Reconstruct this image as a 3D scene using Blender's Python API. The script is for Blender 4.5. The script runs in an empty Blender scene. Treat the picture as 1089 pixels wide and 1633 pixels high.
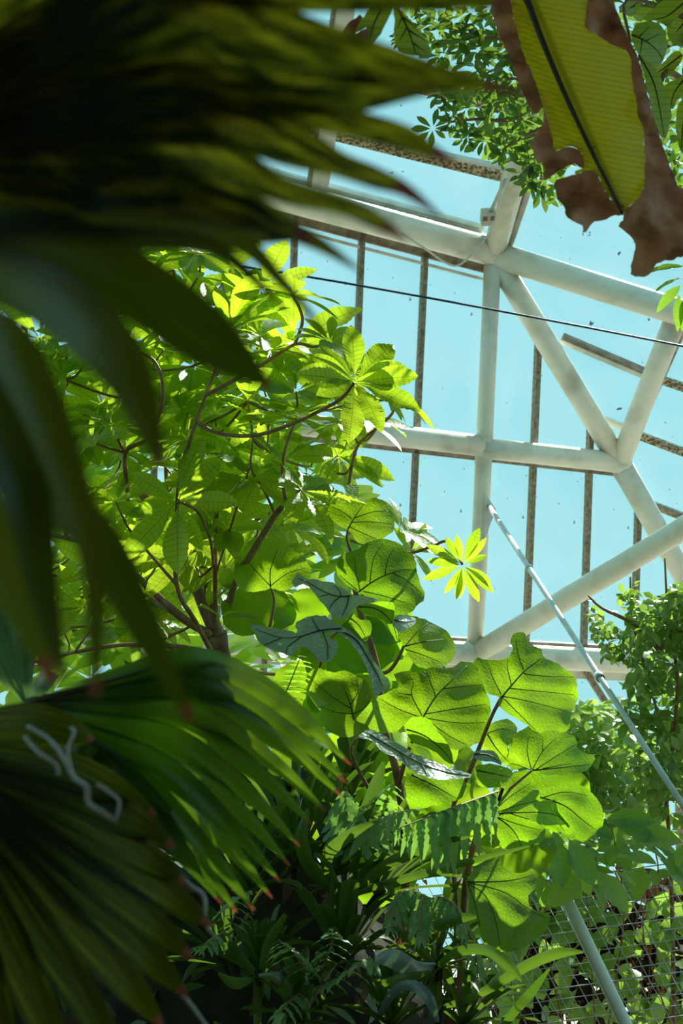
import bpy, math, random
from math import sin, cos, pi, radians, exp, sqrt
from mathutils import Vector, Matrix, noise
from mathutils.geometry import delaunay_2d_cdt

# ------------------------------------------------------------------ camera, sky, sun, exposure
SC = bpy.context.scene
COL = SC.collection
FPX = 2268.0
PITCH = radians(16.0)
CAM = Vector((0.0, 0.0, 1.7))
FW = Vector((0, cos(PITCH), sin(PITCH)))
RT = Vector((1, 0, 0))
UP = Vector((0, -sin(PITCH), cos(PITCH)))
cam_data = bpy.data.cameras.new('camera')
cam_data.sensor_fit = 'VERTICAL'
cam_data.sensor_height = 36.0
cam_data.sensor_width = 24.0
cam_data.lens = 50.0
cam_data.clip_start = 0.05
cam_data.clip_end = 400
cam_data.dof.use_dof = True
cam_data.dof.focus_distance = 5.2
cam_data.dof.aperture_fstop = 6.0
cam = bpy.data.objects.new('camera', cam_data)
COL.objects.link(cam)
cam.location = CAM
cam.rotation_euler = (pi / 2 + PITCH, 0, 0)
SC.camera = cam

SC.view_settings.view_transform = 'Standard'
SC.view_settings.look = 'None'
SC.view_settings.gamma = 1.0
SC.view_settings.use_curve_mapping = False
SC.view_settings.exposure = 0.0

W = bpy.data.worlds.new('sky')
SC.world = W
W.use_nodes = True
nt = W.node_tree
nt.nodes.clear()
w_out = nt.nodes.new('ShaderNodeOutputWorld')
w_bg = nt.nodes.new('ShaderNodeBackground')
w_tc = nt.nodes.new('ShaderNodeTexCoord')
w_sep = nt.nodes.new('ShaderNodeSeparateXYZ')
w_ramp = nt.nodes.new('ShaderNodeValToRGB')
w_ramp.color_ramp.elements[0].position = 0.0
w_ramp.color_ramp.elements[0].color = (0.46, 0.84, 0.88, 1)
w_ramp.color_ramp.elements[1].position = 0.8
w_ramp.color_ramp.elements[1].color = (0.33, 0.73, 0.81, 1)
nt.links.new(w_tc.outputs['Generated'], w_sep.inputs[0])
nt.links.new(w_sep.outputs['Z'], w_ramp.inputs[0])
nt.links.new(w_ramp.outputs[0], w_bg.inputs[0])
w_bg.inputs[1].default_value = 1.0
nt.links.new(w_bg.outputs[0], w_out.inputs[0])

SUN_AZ, SUN_EL = radians(27), radians(46)     # azimuth from the view axis, minus = left
sun_dir = Vector((sin(SUN_AZ) * cos(SUN_EL), cos(SUN_AZ) * cos(SUN_EL), sin(SUN_EL)))
sun_data = bpy.data.lights.new('sun', 'SUN')
sun_data.energy = 10.0
sun_data.angle = radians(0.6)
sun_data.color = (1.0, 0.95, 0.84)
sun = bpy.data.objects.new('sun', sun_data)
COL.objects.link(sun)
sun.rotation_euler = (-sun_dir).to_track_quat('-Z', 'Y').to_euler()
sun.location = (0, 0, 20)

# ------------------------------------------------------------------ helpers
rng = random.Random(7)
WLOC = {}


def at(x, y, d):
    """a point of the place seen at photo pixel (x, y), d metres along the view axis"""
    return CAM + d * (FW + RT * ((x - 544.5) / FPX) - UP * ((y - 816.5) / FPX))


def depth_of(p):
    return (p - CAM).dot(FW)


def pix(p):
    q = p - CAM
    d = q.dot(FW)
    return 544.5 + FPX * q.dot(RT) / d, 816.5 - FPX * q.dot(UP) / d, d


def tag(o, label=None, cat=None, group=None, kind=None):
    if label: o['label'] = label
    if cat: o['category'] = cat
    if group: o['group'] = group
    if kind: o['kind'] = kind
    return o


def link(name, data, parent=None, origin=Vector((0, 0, 0))):
    o = bpy.data.objects.new(name, data)
    COL.objects.link(o)
    origin = Vector(origin)
    if parent is not None:
        o.parent = parent
        o.location = origin - WLOC[parent.name]
    else:
        o.location = origin
    WLOC[o.name] = origin
    return o


def empty(name, loc, label=None, cat=None, group=None, kind=None, parent=None):
    o = link(name, None, parent, loc)
    o.empty_display_size = 0.1
    return tag(o, label, cat, group, kind)


def mesh_obj(name, verts, faces, mat, parent=None, origin=None, smooth=True, uvs=None, mats=None, fmat=None):
    if origin is None:
        origin = verts[0]
    origin = Vector(origin)
    me = bpy.data.meshes.new(name)
    me.from_pydata([Vector(v) - origin for v in verts], [], faces)
    for m in (mats or [mat]):
        me.materials.append(m)
    if fmat:
        for p, i in zip(me.polygons, fmat):
            p.material_index = i
    if uvs:
        uv = me.uv_layers.new(name='UVMap')
        for lp in me.loops:
            uv.data[lp.index].uv = uvs[lp.vertex_index]
    if smooth:
        me.shade_smooth()
    me.update()
    return link(name, me, parent, origin)


def catmull(pts, n, closed=False):
    out = []
    N = len(pts)
    segs = N if closed else N - 1
    for i in range(segs):
        if closed:
            p0, p1, p2, p3 = pts[(i - 1) % N], pts[i], pts[(i + 1) % N], pts[(i + 2) % N]
        else:
            p0, p1, p2, p3 = pts[max(i - 1, 0)], pts[i], pts[i + 1], pts[min(i + 2, N - 1)]
        for k in range(n):
            t = k / n
            out.append(tuple(0.5 * ((2 * b) + (c - a) * t + (2 * a - 5 * b + 4 * c - e) * t * t + (3 * b - a - 3 * c + e) * t ** 3)
                             for a, b, c, e in zip(p0, p1, p2, p3)))
    if not closed:
        out.append(tuple(pts[-1]))
    return out


def tube_geo(pts, radii, sides=7, cap=True):
    pts = [Vector(p) for p in pts]
    n = len(pts)
    verts, faces = [], []
    t0 = (pts[1] - pts[0]).normalized()
    ref = Vector((0, 0, 1)) if abs(t0.z) < 0.9 else Vector((1, 0, 0))
    u = t0.cross(ref).normalized()
    for i in range(n):
        t = (pts[min(i + 1, n - 1)] - pts[max(i - 1, 0)])
        t = t.normalized() if t.length > 1e-9 else t0
        u = (u - t * u.dot(t))
        u = u.normalized() if u.length > 1e-6 else t.orthogonal().normalized()
        v = t.cross(u)
        r = radii[i]
        for k in range(sides):
            a = 2 * pi * k / sides
            verts.append(pts[i] + u * (cos(a) * r) + v * (sin(a) * r))
    for i in range(n - 1):
        for k in range(sides):
            a, b = i * sides + k, i * sides + (k + 1) % sides
            faces.append((a, b, b + sides, a + sides))
    if cap:
        faces.append(tuple(range(sides - 1, -1, -1)))
        faces.append(tuple((n - 1) * sides + k for k in range(sides)))
    return verts, faces


def tube(name, pts, r0, r1, mat, parent=None, sides=7, smooth_n=4, origin=None, wob=0.0):
    if len(pts) > 2 and smooth_n > 1:
        pts = catmull([tuple(p) for p in pts], smooth_n)
    n = len(pts)
    radii = []
    for i in range(n):
        r = r0 + (r1 - r0) * i / (n - 1)
        if wob:
            r *= 1 + wob * noise.noise(Vector(pts[i]) * 14)
        radii.append(r)
    v, f = tube_geo(pts, radii, sides)
    return mesh_obj(name, v, f, mat, parent, origin if origin is not None else pts[0])


def bar_geo(a, b, w, t, nrm):
    """rectangular bar from a to b, w wide, t thick along nrm"""
    a, b = Vector(a), Vector(b)
    d = (b - a).normalized()
    nrm = (nrm - d * nrm.dot(d)).normalized()
    s = d.cross(nrm).normalized() * (w / 2)
    q = nrm * (t / 2)
    vs = [a - s - q, a + s - q, a + s + q, a - s + q, b - s - q, b + s - q, b + s + q, b - s + q]
    fs = [(3, 2, 1, 0), (4, 5, 6, 7), (0, 1, 5, 4), (1, 2, 6, 5), (2, 3, 7, 6), (3, 0, 4, 7)]
    return vs, fs


def bar(name, a, b, w, t, nrm, mat, parent):
    v, f = bar_geo(a, b, w, t, nrm)
    return mesh_obj(name, v, f, mat, parent, a, smooth=False)


# ------------------------------------------------------------------ materials
def new_mat(name):
    m = bpy.data.materials.new(name)
    m.use_nodes = True
    m.node_tree.nodes.clear()
    return m, m.node_tree.nodes, m.node_tree.links


def rand_value(nd, lk):
    oi = nd.new('ShaderNodeObjectInfo')
    ge = nd.new('ShaderNodeNewGeometry')
    ad = nd.new('ShaderNodeMath'); ad.operation = 'ADD'
    lk.new(oi.outputs['Random'], ad.inputs[0]); lk.new(ge.outputs['Random Per Island'], ad.inputs[1])
    fr = nd.new('ShaderNodeMath'); fr.operation = 'FRACT'
    lk.new(ad.outputs[0], fr.inputs[0])
    return fr.outputs[0]


def leaf_mat(name, c1, c2, t1, t2, trans=0.5, rough=0.38, spec=0.5, noise_scale=9.0, bump=0.25, bump_scale=60.0,
             stripes=0, stripe_dark=0.55, stretch=None, coat=0.0, blotch=None, sharp=None, retic=0.0, retic_scale=75.0):
    """c1..c2 reflected colour range, t1..t2 transmitted colour range, picked per leaf and by mottling"""
    m, nd, lk = new_mat(name)
    out = nd.new('ShaderNodeOutputMaterial')
    pr = nd.new('ShaderNodeBsdfPrincipled')
    tr = nd.new('ShaderNodeBsdfTranslucent')
    mx = nd.new('ShaderNodeMixShader'); mx.inputs[0].default_value = trans
    rv = rand_value(nd, lk)
    tc = nd.new('ShaderNodeTexCoord')
    nz = nd.new('ShaderNodeTexNoise'); nz.inputs['Scale'].default_value = noise_scale; nz.inputs['Detail'].default_value = 3
    src = tc.outputs['Object']
    if stretch:
        mp = nd.new('ShaderNodeMapping'); mp.inputs['Scale'].default_value = stretch
        lk.new(tc.outputs['UV'], mp.inputs[0]); src = mp.outputs[0]
    lk.new(src, nz.inputs['Vector'])
    f = nd.new('ShaderNodeMath'); f.operation = 'MULTIPLY_ADD'
    f.inputs[1].default_value = 0.55
    s2 = nd.new('ShaderNodeMath'); s2.operation = 'MULTIPLY'; s2.inputs[1].default_value = 0.5
    nf = nz.outputs['Fac']
    if sharp:
        sh_ = nd.new('ShaderNodeMapRange'); sh_.inputs[1].default_value = sharp[0]; sh_.inputs[2].default_value = sharp[1]
        lk.new(nf, sh_.inputs[0]); nf = sh_.outputs[0]
        s2.inputs[1].default_value = 0.9; f.inputs[1].default_value = 0.1
    lk.new(nf, s2.inputs[0])
    lk.new(rv, f.inputs[0]); lk.new(s2.outputs[0], f.inputs[2])
    fac = f.outputs[0]

    def mix(a, b, fa):
        x = nd.new('ShaderNodeMix'); x.data_type = 'RGBA'
        if isinstance(a, tuple): x.inputs[6].default_value = (*a, 1)
        else: lk.new(a, x.inputs[6])
        if isinstance(b, tuple): x.inputs[7].default_value = (*b, 1)
        else: lk.new(b, x.inputs[7])
        lk.new(fa, x.inputs[0])
        return x.outputs[2]
    ca = mix(c1, c2, fac)
    ta = mix(t1, t2, fac)
    hgt = None
    if stripes:
        sp = nd.new('ShaderNodeSeparateXYZ'); lk.new(tc.outputs['UV'], sp.inputs[0])
        ml = nd.new('ShaderNodeMath'); ml.operation = 'MULTIPLY'; ml.inputs[1].default_value = stripes * pi
        lk.new(sp.outputs['Y'], ml.inputs[0])
        sn = nd.new('ShaderNodeMath'); sn.operation = 'SINE'; lk.new(ml.outputs[0], sn.inputs[0])
        ab = nd.new('ShaderNodeMath'); ab.operation = 'ABSOLUTE'; lk.new(sn.outputs[0], ab.inputs[0])
        rp = nd.new('ShaderNodeMapRange'); rp.inputs[1].default_value = 0.0; rp.inputs[2].default_value = 0.35
        rp.inputs[3].default_value = 1.0; rp.inputs[4].default_value = 0.0
        lk.new(ab.outputs[0], rp.inputs[0])
        # midrib
        mr = nd.new('ShaderNodeMath'); mr.operation = 'ABSOLUTE'; lk.new(sp.outputs['X'], mr.inputs[0])
        m2 = nd.new('ShaderNodeMapRange'); m2.inputs[1].default_value = 0.02; m2.inputs[2].default_value = 0.07
        m2.inputs[3].default_value = 1.0; m2.inputs[4].default_value = 0.0
        lk.new(mr.outputs[0], m2.inputs[0])
        mm = nd.new('ShaderNodeMath'); mm.operation = 'MAXIMUM'
        lk.new(rp.outputs[0], mm.inputs[0]); lk.new(m2.outputs[0], mm.inputs[1])
        sc = nd.new('ShaderNodeMath'); sc.operation = 'MULTIPLY'; sc.inputs[1].default_value = 1 - stripe_dark
        lk.new(mm.outputs[0], sc.inputs[0])
        ta = mix(ta, tuple(0.35 * k for k in t1), sc.outputs[0])
        ca = mix(ca, tuple(0.6 * k for k in c1), sc.outputs[0])
    if retic:
        v2 = nd.new('ShaderNodeTexVoronoi'); v2.feature = 'DISTANCE_TO_EDGE'; v2.inputs['Scale'].default_value = retic_scale
        lk.new(tc.outputs['Object'], v2.inputs['Vector'])
        q2 = nd.new('ShaderNodeMapRange'); q2.inputs[1].default_value = 0.0; q2.inputs[2].default_value = 0.16
        q2.inputs[3].default_value = retic; q2.inputs[4].default_value = 0.0
        lk.new(v2.outputs['Distance'], q2.inputs[0])
        ta = mix(ta, tuple(0.25 * k for k in t1), q2.outputs[0])
        ca = mix(ca, tuple(0.45 * k for k in c1), q2.outputs[0])
    if blotch:
        n2 = nd.new('ShaderNodeTexNoise'); n2.inputs['Scale'].default_value = blotch[0]; n2.inputs['Detail'].default_value = 5
        lk.new(src if stretch else tc.outputs['Object'], n2.inputs['Vector'])
        r2 = nd.new('ShaderNodeMapRange'); r2.inputs[1].default_value = blotch[1]; r2.inputs[2].default_value = blotch[1] + 0.06
        lk.new(n2.outputs['Fac'], r2.inputs[0])
        ca = mix(ca, blotch[2], r2.outputs[0])
        ta = mix(ta, blotch[2], r2.outputs[0])
    lk.new(ca, pr.inputs['Base Color']); lk.new(ta, tr.inputs['Color'])
    pr.inputs['Roughness'].default_value = rough
    pr.inputs['Specular IOR Level'].default_value = spec
    pr.inputs['Coat Weight'].default_value = coat
    pr.inputs['Coat Roughness'].default_value = 0.25
    if bump:
        vo = nd.new('ShaderNodeTexVoronoi'); vo.inputs['Scale'].default_value = bump_scale
        lk.new(tc.outputs['Object'], vo.inputs['Vector'])
        bp = nd.new('ShaderNodeBump'); bp.inputs['Strength'].default_value = bump; bp.inputs['Distance'].default_value = 0.004
        lk.new(vo.outputs['Distance'], bp.inputs['Height'])
        lk.new(bp.outputs[0], pr.inputs['Normal']); lk.new(bp.outputs[0], tr.inputs['Normal'])
    lk.new(pr.outputs[0], mx.inputs[1]); lk.new(tr.outputs[0], mx.inputs[2])
    lk.new(mx.outputs[0], out.inputs[0])
    return m


def solid_mat(name, c1, c2, rough=0.6, spec=0.4, scale=12, thr=(0.35, 0.65), bump=0.2, metallic=0.0, stretch=None, coord='Object'):
    m, nd, lk = new_mat(name)
    out = nd.new('ShaderNodeOutputMaterial')
    pr = nd.new('ShaderNodeBsdfPrincipled')
    tc = nd.new('ShaderNodeTexCoord')
    nz = nd.new('ShaderNodeTexNoise'); nz.inputs['Scale'].default_value = scale; nz.inputs['Detail'].default_value = 6
    src = tc.outputs[coord]
    if stretch:
        mp = nd.new('ShaderNodeMapping'); mp.inputs['Scale'].default_value = stretch
        lk.new(src, mp.inputs[0]); src = mp.outputs[0]
    lk.new(src, nz.inputs['Vector'])
    mr = nd.new('ShaderNodeMapRange'); mr.inputs[1].default_value = thr[0]; mr.inputs[2].default_value = thr[1]
    lk.new(nz.outputs['Fac'], mr.inputs[0])
    x = nd.new('ShaderNodeMix'); x.data_type = 'RGBA'
    x.inputs[6].default_value = (*c1, 1); x.inputs[7].default_value = (*c2, 1)
    lk.new(mr.outputs[0], x.inputs[0])
    lk.new(x.outputs[2], pr.inputs['Base Color'])
    pr.inputs['Roughness'].default_value = rough
    pr.inputs['Specular IOR Level'].default_value = spec
    pr.inputs['Metallic'].default_value = metallic
    if bump:
        bp = nd.new('ShaderNodeBump'); bp.inputs['Strength'].default_value = bump; bp.inputs['Distance'].default_value = 0.01
        lk.new(nz.outputs['Fac'], bp.inputs['Height']); lk.new(bp.outputs[0], pr.inputs['Normal'])
    lk.new(pr.outputs[0], out.inputs[0])
    return m


def glass_mat():
    m, nd, lk = new_mat('greenhouse_glass')
    out = nd.new('ShaderNodeOutputMaterial')
    tp = nd.new('ShaderNodeBsdfTransparent'); tp.inputs[0].default_value = (0.93, 0.985, 0.985, 1)
    gl = nd.new('ShaderNodeBsdfGlossy'); gl.inputs['Roughness'].default_value = 0.08
    gl.inputs['Color'].default_value = (0.9, 0.95, 0.95, 1)
    lw = nd.new('ShaderNodeLayerWeight'); lw.inputs[0].default_value = 0.25
    mu = nd.new('ShaderNodeMath'); mu.operation = 'MULTIPLY'; mu.inputs[1].default_value = 0.35
    lk.new(lw.outputs['Fresnel'], mu.inputs[0])
    mx = nd.new('ShaderNodeMixShader')
    lk.new(mu.outputs[0], mx.inputs[0]); lk.new(tp.outputs[0], mx.inputs[1]); lk.new(gl.outputs[0], mx.inputs[2])
    # dirt: a faint film and scattered dark flecks
    tc = nd.new('ShaderNodeTexCoord')
    n1 = nd.new('ShaderNodeTexNoise'); n1.inputs['Scale'].default_value = 1.6; n1.inputs['Detail'].default_value = 6
    n2 = nd.new('ShaderNodeTexNoise'); n2.inputs['Scale'].default_value = 13; n2.inputs['Detail'].default_value = 4
    lk.new(tc.outputs['Object'], n1.inputs[0]); lk.new(tc.outputs['Object'], n2.inputs[0])
    r1 = nd.new('ShaderNodeMapRange'); r1.inputs[1].default_value = 0.42; r1.inputs[2].default_value = 0.75; r1.inputs[4].default_value = 0.02
    lk.new(n1.outputs['Fac'], r1.inputs[0])
    r2 = nd.new('ShaderNodeMapRange'); r2.inputs[1].default_value = 0.70; r2.inputs[2].default_value = 0.73; r2.inputs[4].default_value = 0.75
    lk.new(n2.outputs['Fac'], r2.inputs[0])
    film = nd.new('ShaderNodeBsdfTranslucent'); film.inputs[0].default_value = (0.8, 0.9, 0.9, 1)
    dark = nd.new('ShaderNodeBsdfDiffuse'); dark.inputs[0].default_value = (0.05, 0.07, 0.06, 1)
    m1 = nd.new('ShaderNodeMixShader'); m2 = nd.new('ShaderNodeMixShader')
    lk.new(r1.outputs[0], m1.inputs[0]); lk.new(mx.outputs[0], m1.inputs[1]); lk.new(film.outputs[0], m1.inputs[2])
    lk.new(r2.outputs[0], m2.inputs[0]); lk.new(m1.outputs[0], m2.inputs[1]); lk.new(dark.outputs[0], m2.inputs[2])
    lk.new(m2.outputs[0], out.inputs[0])
    return m


M = {}
M['glass'] = glass_mat()
M['tube'] = solid_mat('white_painted_steel', (0.76, 0.74, 0.64), (0.42, 0.38, 0.29), rough=0.35, spec=0.5, scale=5, thr=(0.5, 0.85), bump=0.03)
M['rail'] = solid_mat('weathered_rail', (0.17, 0.12, 0.09), (0.30, 0.25, 0.19), rough=0.7, scale=18, bump=0.3)
M['mullion'] = solid_mat('rusty_mullion', (0.16, 0.12, 0.08), (0.33, 0.29, 0.20), rough=0.75, scale=40, bump=0.4)
M['lichen'] = solid_mat('lichen_bar', (0.10, 0.07, 0.04), (0.55, 0.45, 0.30), rough=0.9, scale=55, thr=(0.42, 0.58), bump=0.6)
M['white_bar'] = solid_mat('white_aluminium', (0.75, 0.75, 0.70), (0.6, 0.58, 0.5), rough=0.4, scale=10)
M['rod'] = solid_mat('white_rod', (0.70, 0.72, 0.70), (0.55, 0.56, 0.54), rough=0.35, scale=8, bump=0.05)
M['cable'] = solid_mat('blue_black_cable', (0.012, 0.03, 0.07), (0.02, 0.05, 0.1), rough=0.5)
M['cord'] = solid_mat('pale_cord', (0.65, 0.63, 0.55), (0.5, 0.48, 0.42), rough=0.5)
M['box'] = solid_mat('box_plastic', (0.60, 0.54, 0.42), (0.5, 0.45, 0.36), rough=0.6)
M['box_dark'] = solid_mat('box_socket', (0.12, 0.09, 0.06), (0.2, 0.15, 0.1), rough=0.7)
M['soil'] = solid_mat('dark_soil', (0.012, 0.010, 0.006), (0.03, 0.024, 0.014), rough=0.95, scale=9, bump=0.8)
M['bounce'] = solid_mat('bounce_gravel', (0.38, 0.35, 0.28), (0.48, 0.44, 0.36), rough=0.95, scale=3)
M['bank'] = solid_mat('mossy_bank', (0.010, 0.012, 0.004), (0.035, 0.03, 0.015), rough=0.95, scale=7, bump=1.0)
M['outside'] = solid_mat('outside_ground', (0.10, 0.13, 0.06), (0.16, 0.15, 0.09), rough=0.95, scale=0.3)
M['shade_block'] = solid_mat('light_blocker', (0.035, 0.034, 0.03), (0.055, 0.05, 0.045), rough=0.9, scale=2)
M['bark'] = solid_mat('reddish_bark', (0.22, 0.11, 0.085), (0.46, 0.32, 0.25), rough=0.8, scale=16, bump=0.5, stretch=(1, 1, 0.25))
M['twig'] = solid_mat('brown_twig', (0.26, 0.12, 0.06), (0.45, 0.27, 0.15), rough=0.6, scale=22, bump=0.3)
M['palestem'] = solid_mat('tan_petiole', (0.34, 0.20, 0.09), (0.22, 0.12, 0.06), rough=0.6, scale=18)
M['vein'] = solid_mat('leaf_vein', (0.035, 0.055, 0.010), (0.06, 0.06, 0.015), rough=0.6)
M['midrib'] = solid_mat('brown_midrib', (0.045, 0.028, 0.008), (0.08, 0.05, 0.015), rough=0.6)
M['dryfibre'] = solid_mat('dry_fibre', (0.62, 0.60, 0.54), (0.42, 0.38, 0.3), rough=0.8, scale=30)
M['wire'] = solid_mat('galvanised_wire', (0.55, 0.55, 0.52), (0.38, 0.36, 0.32), rough=0.4, scale=20, spec=0.6)
M['pole'] = solid_mat('pale_pole', (0.86, 0.86, 0.76), (0.70, 0.70, 0.6), rough=0.45, scale=5, bump=0.05)

M['tree'] = leaf_mat('tree_leaf', (0.06, 0.14, 0.012), (0.13, 0.24, 0.02), (0.52, 0.82, 0.02), (0.80, 0.97, 0.05), trans=0.6, stripes=11, stripe_dark=0.45, rough=0.42)
M['bgtree'] = leaf_mat('background_leaf', (0.08, 0.17, 0.015), (0.16, 0.28, 0.03), (0.55, 0.85, 0.06), (0.80, 0.97, 0.12), trans=0.6)
M['big'] = leaf_mat('large_leaf', (0.05, 0.12, 0.010), (0.09, 0.18, 0.018), (0.24, 0.54, 0.010), (0.62, 0.86, 0.02), trans=0.56, rough=0.45, bump=0.2, bump_scale=110, retic=0.35, retic_scale=110)
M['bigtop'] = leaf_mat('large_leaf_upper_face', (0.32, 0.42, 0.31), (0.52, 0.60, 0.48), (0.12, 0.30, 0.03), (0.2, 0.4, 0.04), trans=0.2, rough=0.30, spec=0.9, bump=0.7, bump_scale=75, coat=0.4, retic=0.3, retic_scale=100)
M['palmfront'] = leaf_mat('near_palm_leaf', (0.012, 0.022, 0.003), (0.05, 0.055, 0.005), (0.02, 0.045, 0.002), (0.98, 0.82, 0.02), trans=0.5, rough=0.55, spec=0.15, stretch=(3.0, 2.0, 1), noise_scale=1.6, bump=0, sharp=(0.42, 0.72))  # golden streaks are light through the blade, painted with stretched noise
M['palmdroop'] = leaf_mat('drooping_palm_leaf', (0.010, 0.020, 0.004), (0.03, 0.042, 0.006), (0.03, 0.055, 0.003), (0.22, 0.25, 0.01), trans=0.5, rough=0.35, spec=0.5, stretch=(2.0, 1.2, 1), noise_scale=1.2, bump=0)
M['palm'] = leaf_mat('fan_palm_leaf', (0.025, 0.06, 0.006), (0.05, 0.10, 0.012), (0.045, 0.14, 0.005), (0.30, 0.46, 0.016), trans=0.5, rough=0.36, spec=0.5, stretch=(16, 0.7, 1), noise_scale=2.5, bump=0)
M['palmdark'] = leaf_mat('shaded_palm_leaf', (0.012, 0.02, 0.003), (0.05, 0.05, 0.005), (0.03, 0.06, 0.002), (0.50, 0.46, 0.015), trans=0.5, rough=0.6, spec=0.15, stretch=(10, 0.8, 1), noise_scale=2.2, bump=0, sharp=(0.45, 0.8))  # darker copy of the palm leaf, shade put into its colour
M['palmlit'] = leaf_mat('lit_palm_face', (0.17, 0.30, 0.20), (0.24, 0.38, 0.27), (0.12, 0.28, 0.05), (0.2, 0.4, 0.08), trans=0.3, rough=0.35, spec=0.6, stretch=(5, 2, 1), noise_scale=2.0, bump=0)  # paler copy of the palm leaf, light on the faces put into its colour
M['drytip'] = leaf_mat('dry_palm_tip', (0.10, 0.02, 0.01), (0.30, 0.13, 0.08), (0.25, 0.03, 0.01), (0.40, 0.12, 0.05), trans=0.4, rough=0.7)
M['banana'] = leaf_mat('yellowing_banana_leaf', (0.26, 0.215, 0.009), (0.46, 0.35, 0.016), (0.62, 0.50, 0.004), (0.98, 0.84, 0.015), trans=0.55, rough=0.5, bump=0.15, bump_scale=40, noise_scale=5, blotch=(16, 0.70, (0.16, 0.06, 0.015)), stripes=1, stripe_dark=0.35)
M['dry'] = leaf_mat('dry_banana_edge', (0.17, 0.06, 0.03), (0.55, 0.33, 0.22), (0.30, 0.08, 0.03), (0.62, 0.30, 0.14), trans=0.4, rough=0.75, noise_scale=11, bump=0.9, bump_scale=30, sharp=(0.3, 0.7))
M['schef'] = leaf_mat('umbrella_tree_leaflet', (0.045, 0.085, 0.03), (0.12, 0.18, 0.07), (0.10, 0.24, 0.02), (0.36, 0.52, 0.06), trans=0.42, rough=0.3, spec=0.6, bump=0)
M['oval'] = leaf_mat('oval_leaf', (0.08, 0.14, 0.02), (0.16, 0.22, 0.035), (0.30, 0.45, 0.02), (0.65, 0.72, 0.05), trans=0.5, rough=0.4, stripes=9, stripe_dark=0.5)
M['vine'] = leaf_mat('vine_leaf', (0.08, 0.16, 0.035), (0.24, 0.34, 0.10), (0.24, 0.46, 0.03), (0.58, 0.78, 0.12), trans=0.42, rough=0.3, spec=0.6, bump=0)
M['ivy'] = leaf_mat('ivy_leaf', (0.14, 0.24, 0.06), (0.42, 0.52, 0.20), (0.35, 0.58, 0.06), (0.70, 0.88, 0.2), trans=0.4, rough=0.35, spec=0.5, bump=0)
M['shrub'] = leaf_mat('shrub_leaf', (0.07, 0.16, 0.035), (0.16, 0.28, 0.08), (0.28, 0.56, 0.03), (0.50, 0.80, 0.07), trans=0.48, rough=0.33, spec=0.55, stripes=6, stripe_dark=0.85)
M['brom'] = leaf_mat('bromeliad_leaf', (0.035, 0.07, 0.012), (0.09, 0.13, 0.03), (0.08, 0.19, 0.012), (0.24, 0.37, 0.025), trans=0.33, rough=0.38, spec=0.55, bump=0, stretch=(6, 1.5, 1), noise_scale=2)
M['bromgrey'] = leaf_mat('grey_strap_leaf', (0.10, 0.14, 0.12), (0.18, 0.22, 0.20), (0.08, 0.15, 0.06), (0.12, 0.22, 0.09), trans=0.2, rough=0.35, spec=0.6, bump=0, stretch=(8, 1.5, 1), noise_scale=2)
M['fern'] = leaf_mat('fern_pinna', (0.12, 0.24, 0.08), (0.26, 0.38, 0.20), (0.22, 0.48, 0.05), (0.4, 0.65, 0.1), trans=0.4, rough=0.35, spec=0.55, bump=0)
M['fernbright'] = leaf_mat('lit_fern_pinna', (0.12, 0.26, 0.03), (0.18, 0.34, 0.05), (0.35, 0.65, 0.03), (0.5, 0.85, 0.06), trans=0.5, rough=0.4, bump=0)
M['deadleaf'] = leaf_mat('dead_leaf', (0.035, 0.02, 0.014), (0.10, 0.055, 0.035), (0.12, 0.05, 0.02), (0.25, 0.12, 0.05), trans=0.25, rough=0.8, bump=0)

# ------------------------------------------------------------------ the setting: ground, added shade roof and wall around the viewer, glasshouse


def box_obj(name, lo, hi, mat, **kw):
    x0, y0, z0 = lo
    x1, y1, z1 = hi
    v = [Vector(p) for p in ((x0, y0, z0), (x1, y0, z0), (x1, y1, z0), (x0, y1, z0), (x0, y0, z1), (x1, y0, z1), (x1, y1, z1), (x0, y1, z1))]
    f = [(3, 2, 1, 0), (4, 5, 6, 7), (0, 1, 5, 4), (1, 2, 6, 5), (2, 3, 7, 6), (3, 0, 4, 7)]
    o = mesh_obj(name, v, f, mat, None, ((x0 + x1) / 2, (y0 + y1) / 2, z0), smooth=False)
    return tag(o, **kw)


box_obj('floor', (-60, -8, -0.3), (60, 90, 0.0), M['soil'], label='dark soil ground under all the plants', cat='floor', kind='structure')
box_obj('floor', (-60, 7.9, 0.0), (60, 90, 0.03), M['bounce'], label='pale gravel ground beyond the planting, hidden by the plants', cat='floor', kind='structure')  # light ground added to bounce sun up onto tubes and leaves
box_obj('shade_wall', (-3.4, -1.5, 0), (3.4, -1.3, 5.4), M['shade_block'], label='dark rendered wall behind the viewer under the walkway roof', cat='wall', kind='structure')  # added out of view to keep the near palms dark
shade_roof = empty('ceiling', (0, 0.9, 0), 'solid walkway roof on posts above the viewer', 'ceiling', kind='structure')  # slab and posts added out of view to block sun from the palms


def child_box(name, lo, hi, mat, parent):
    o = box_obj(name, lo, hi, mat)
    o.parent = parent
    o.location = o.location - WLOC[parent.name]


child_box('shade_slab', (-3.4, -1.5, 5.4), (3.4, 5.05, 5.55), M['shade_block'], shade_roof)
for x_ in (-3.2, 3.0):
    for y_ in (-1.25, 4.6):
        child_box('shade_post', (x_, y_, 0), (x_ + 0.2, y_ + 0.2, 5.4), M['shade_block'], shade_roof)


class Plane:
    def __init__(s, a, b, c):
        s.a = a
        n = (b - a).cross(c - a).normalized()
        if n.dot(CAM - a) < 0: n = -n
        s.n = n

    def p(s, x, y, off=0.0):
        """pixel ray cut with the plane moved off metres towards the viewer"""
        r = FW + RT * ((x - 544.5) / FPX) - UP * ((y - 816.5) / FPX)
        t = ((s.a + s.n * off) - CAM).dot(s.n) / r.dot(s.n)
        return CAM + r * t


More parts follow.
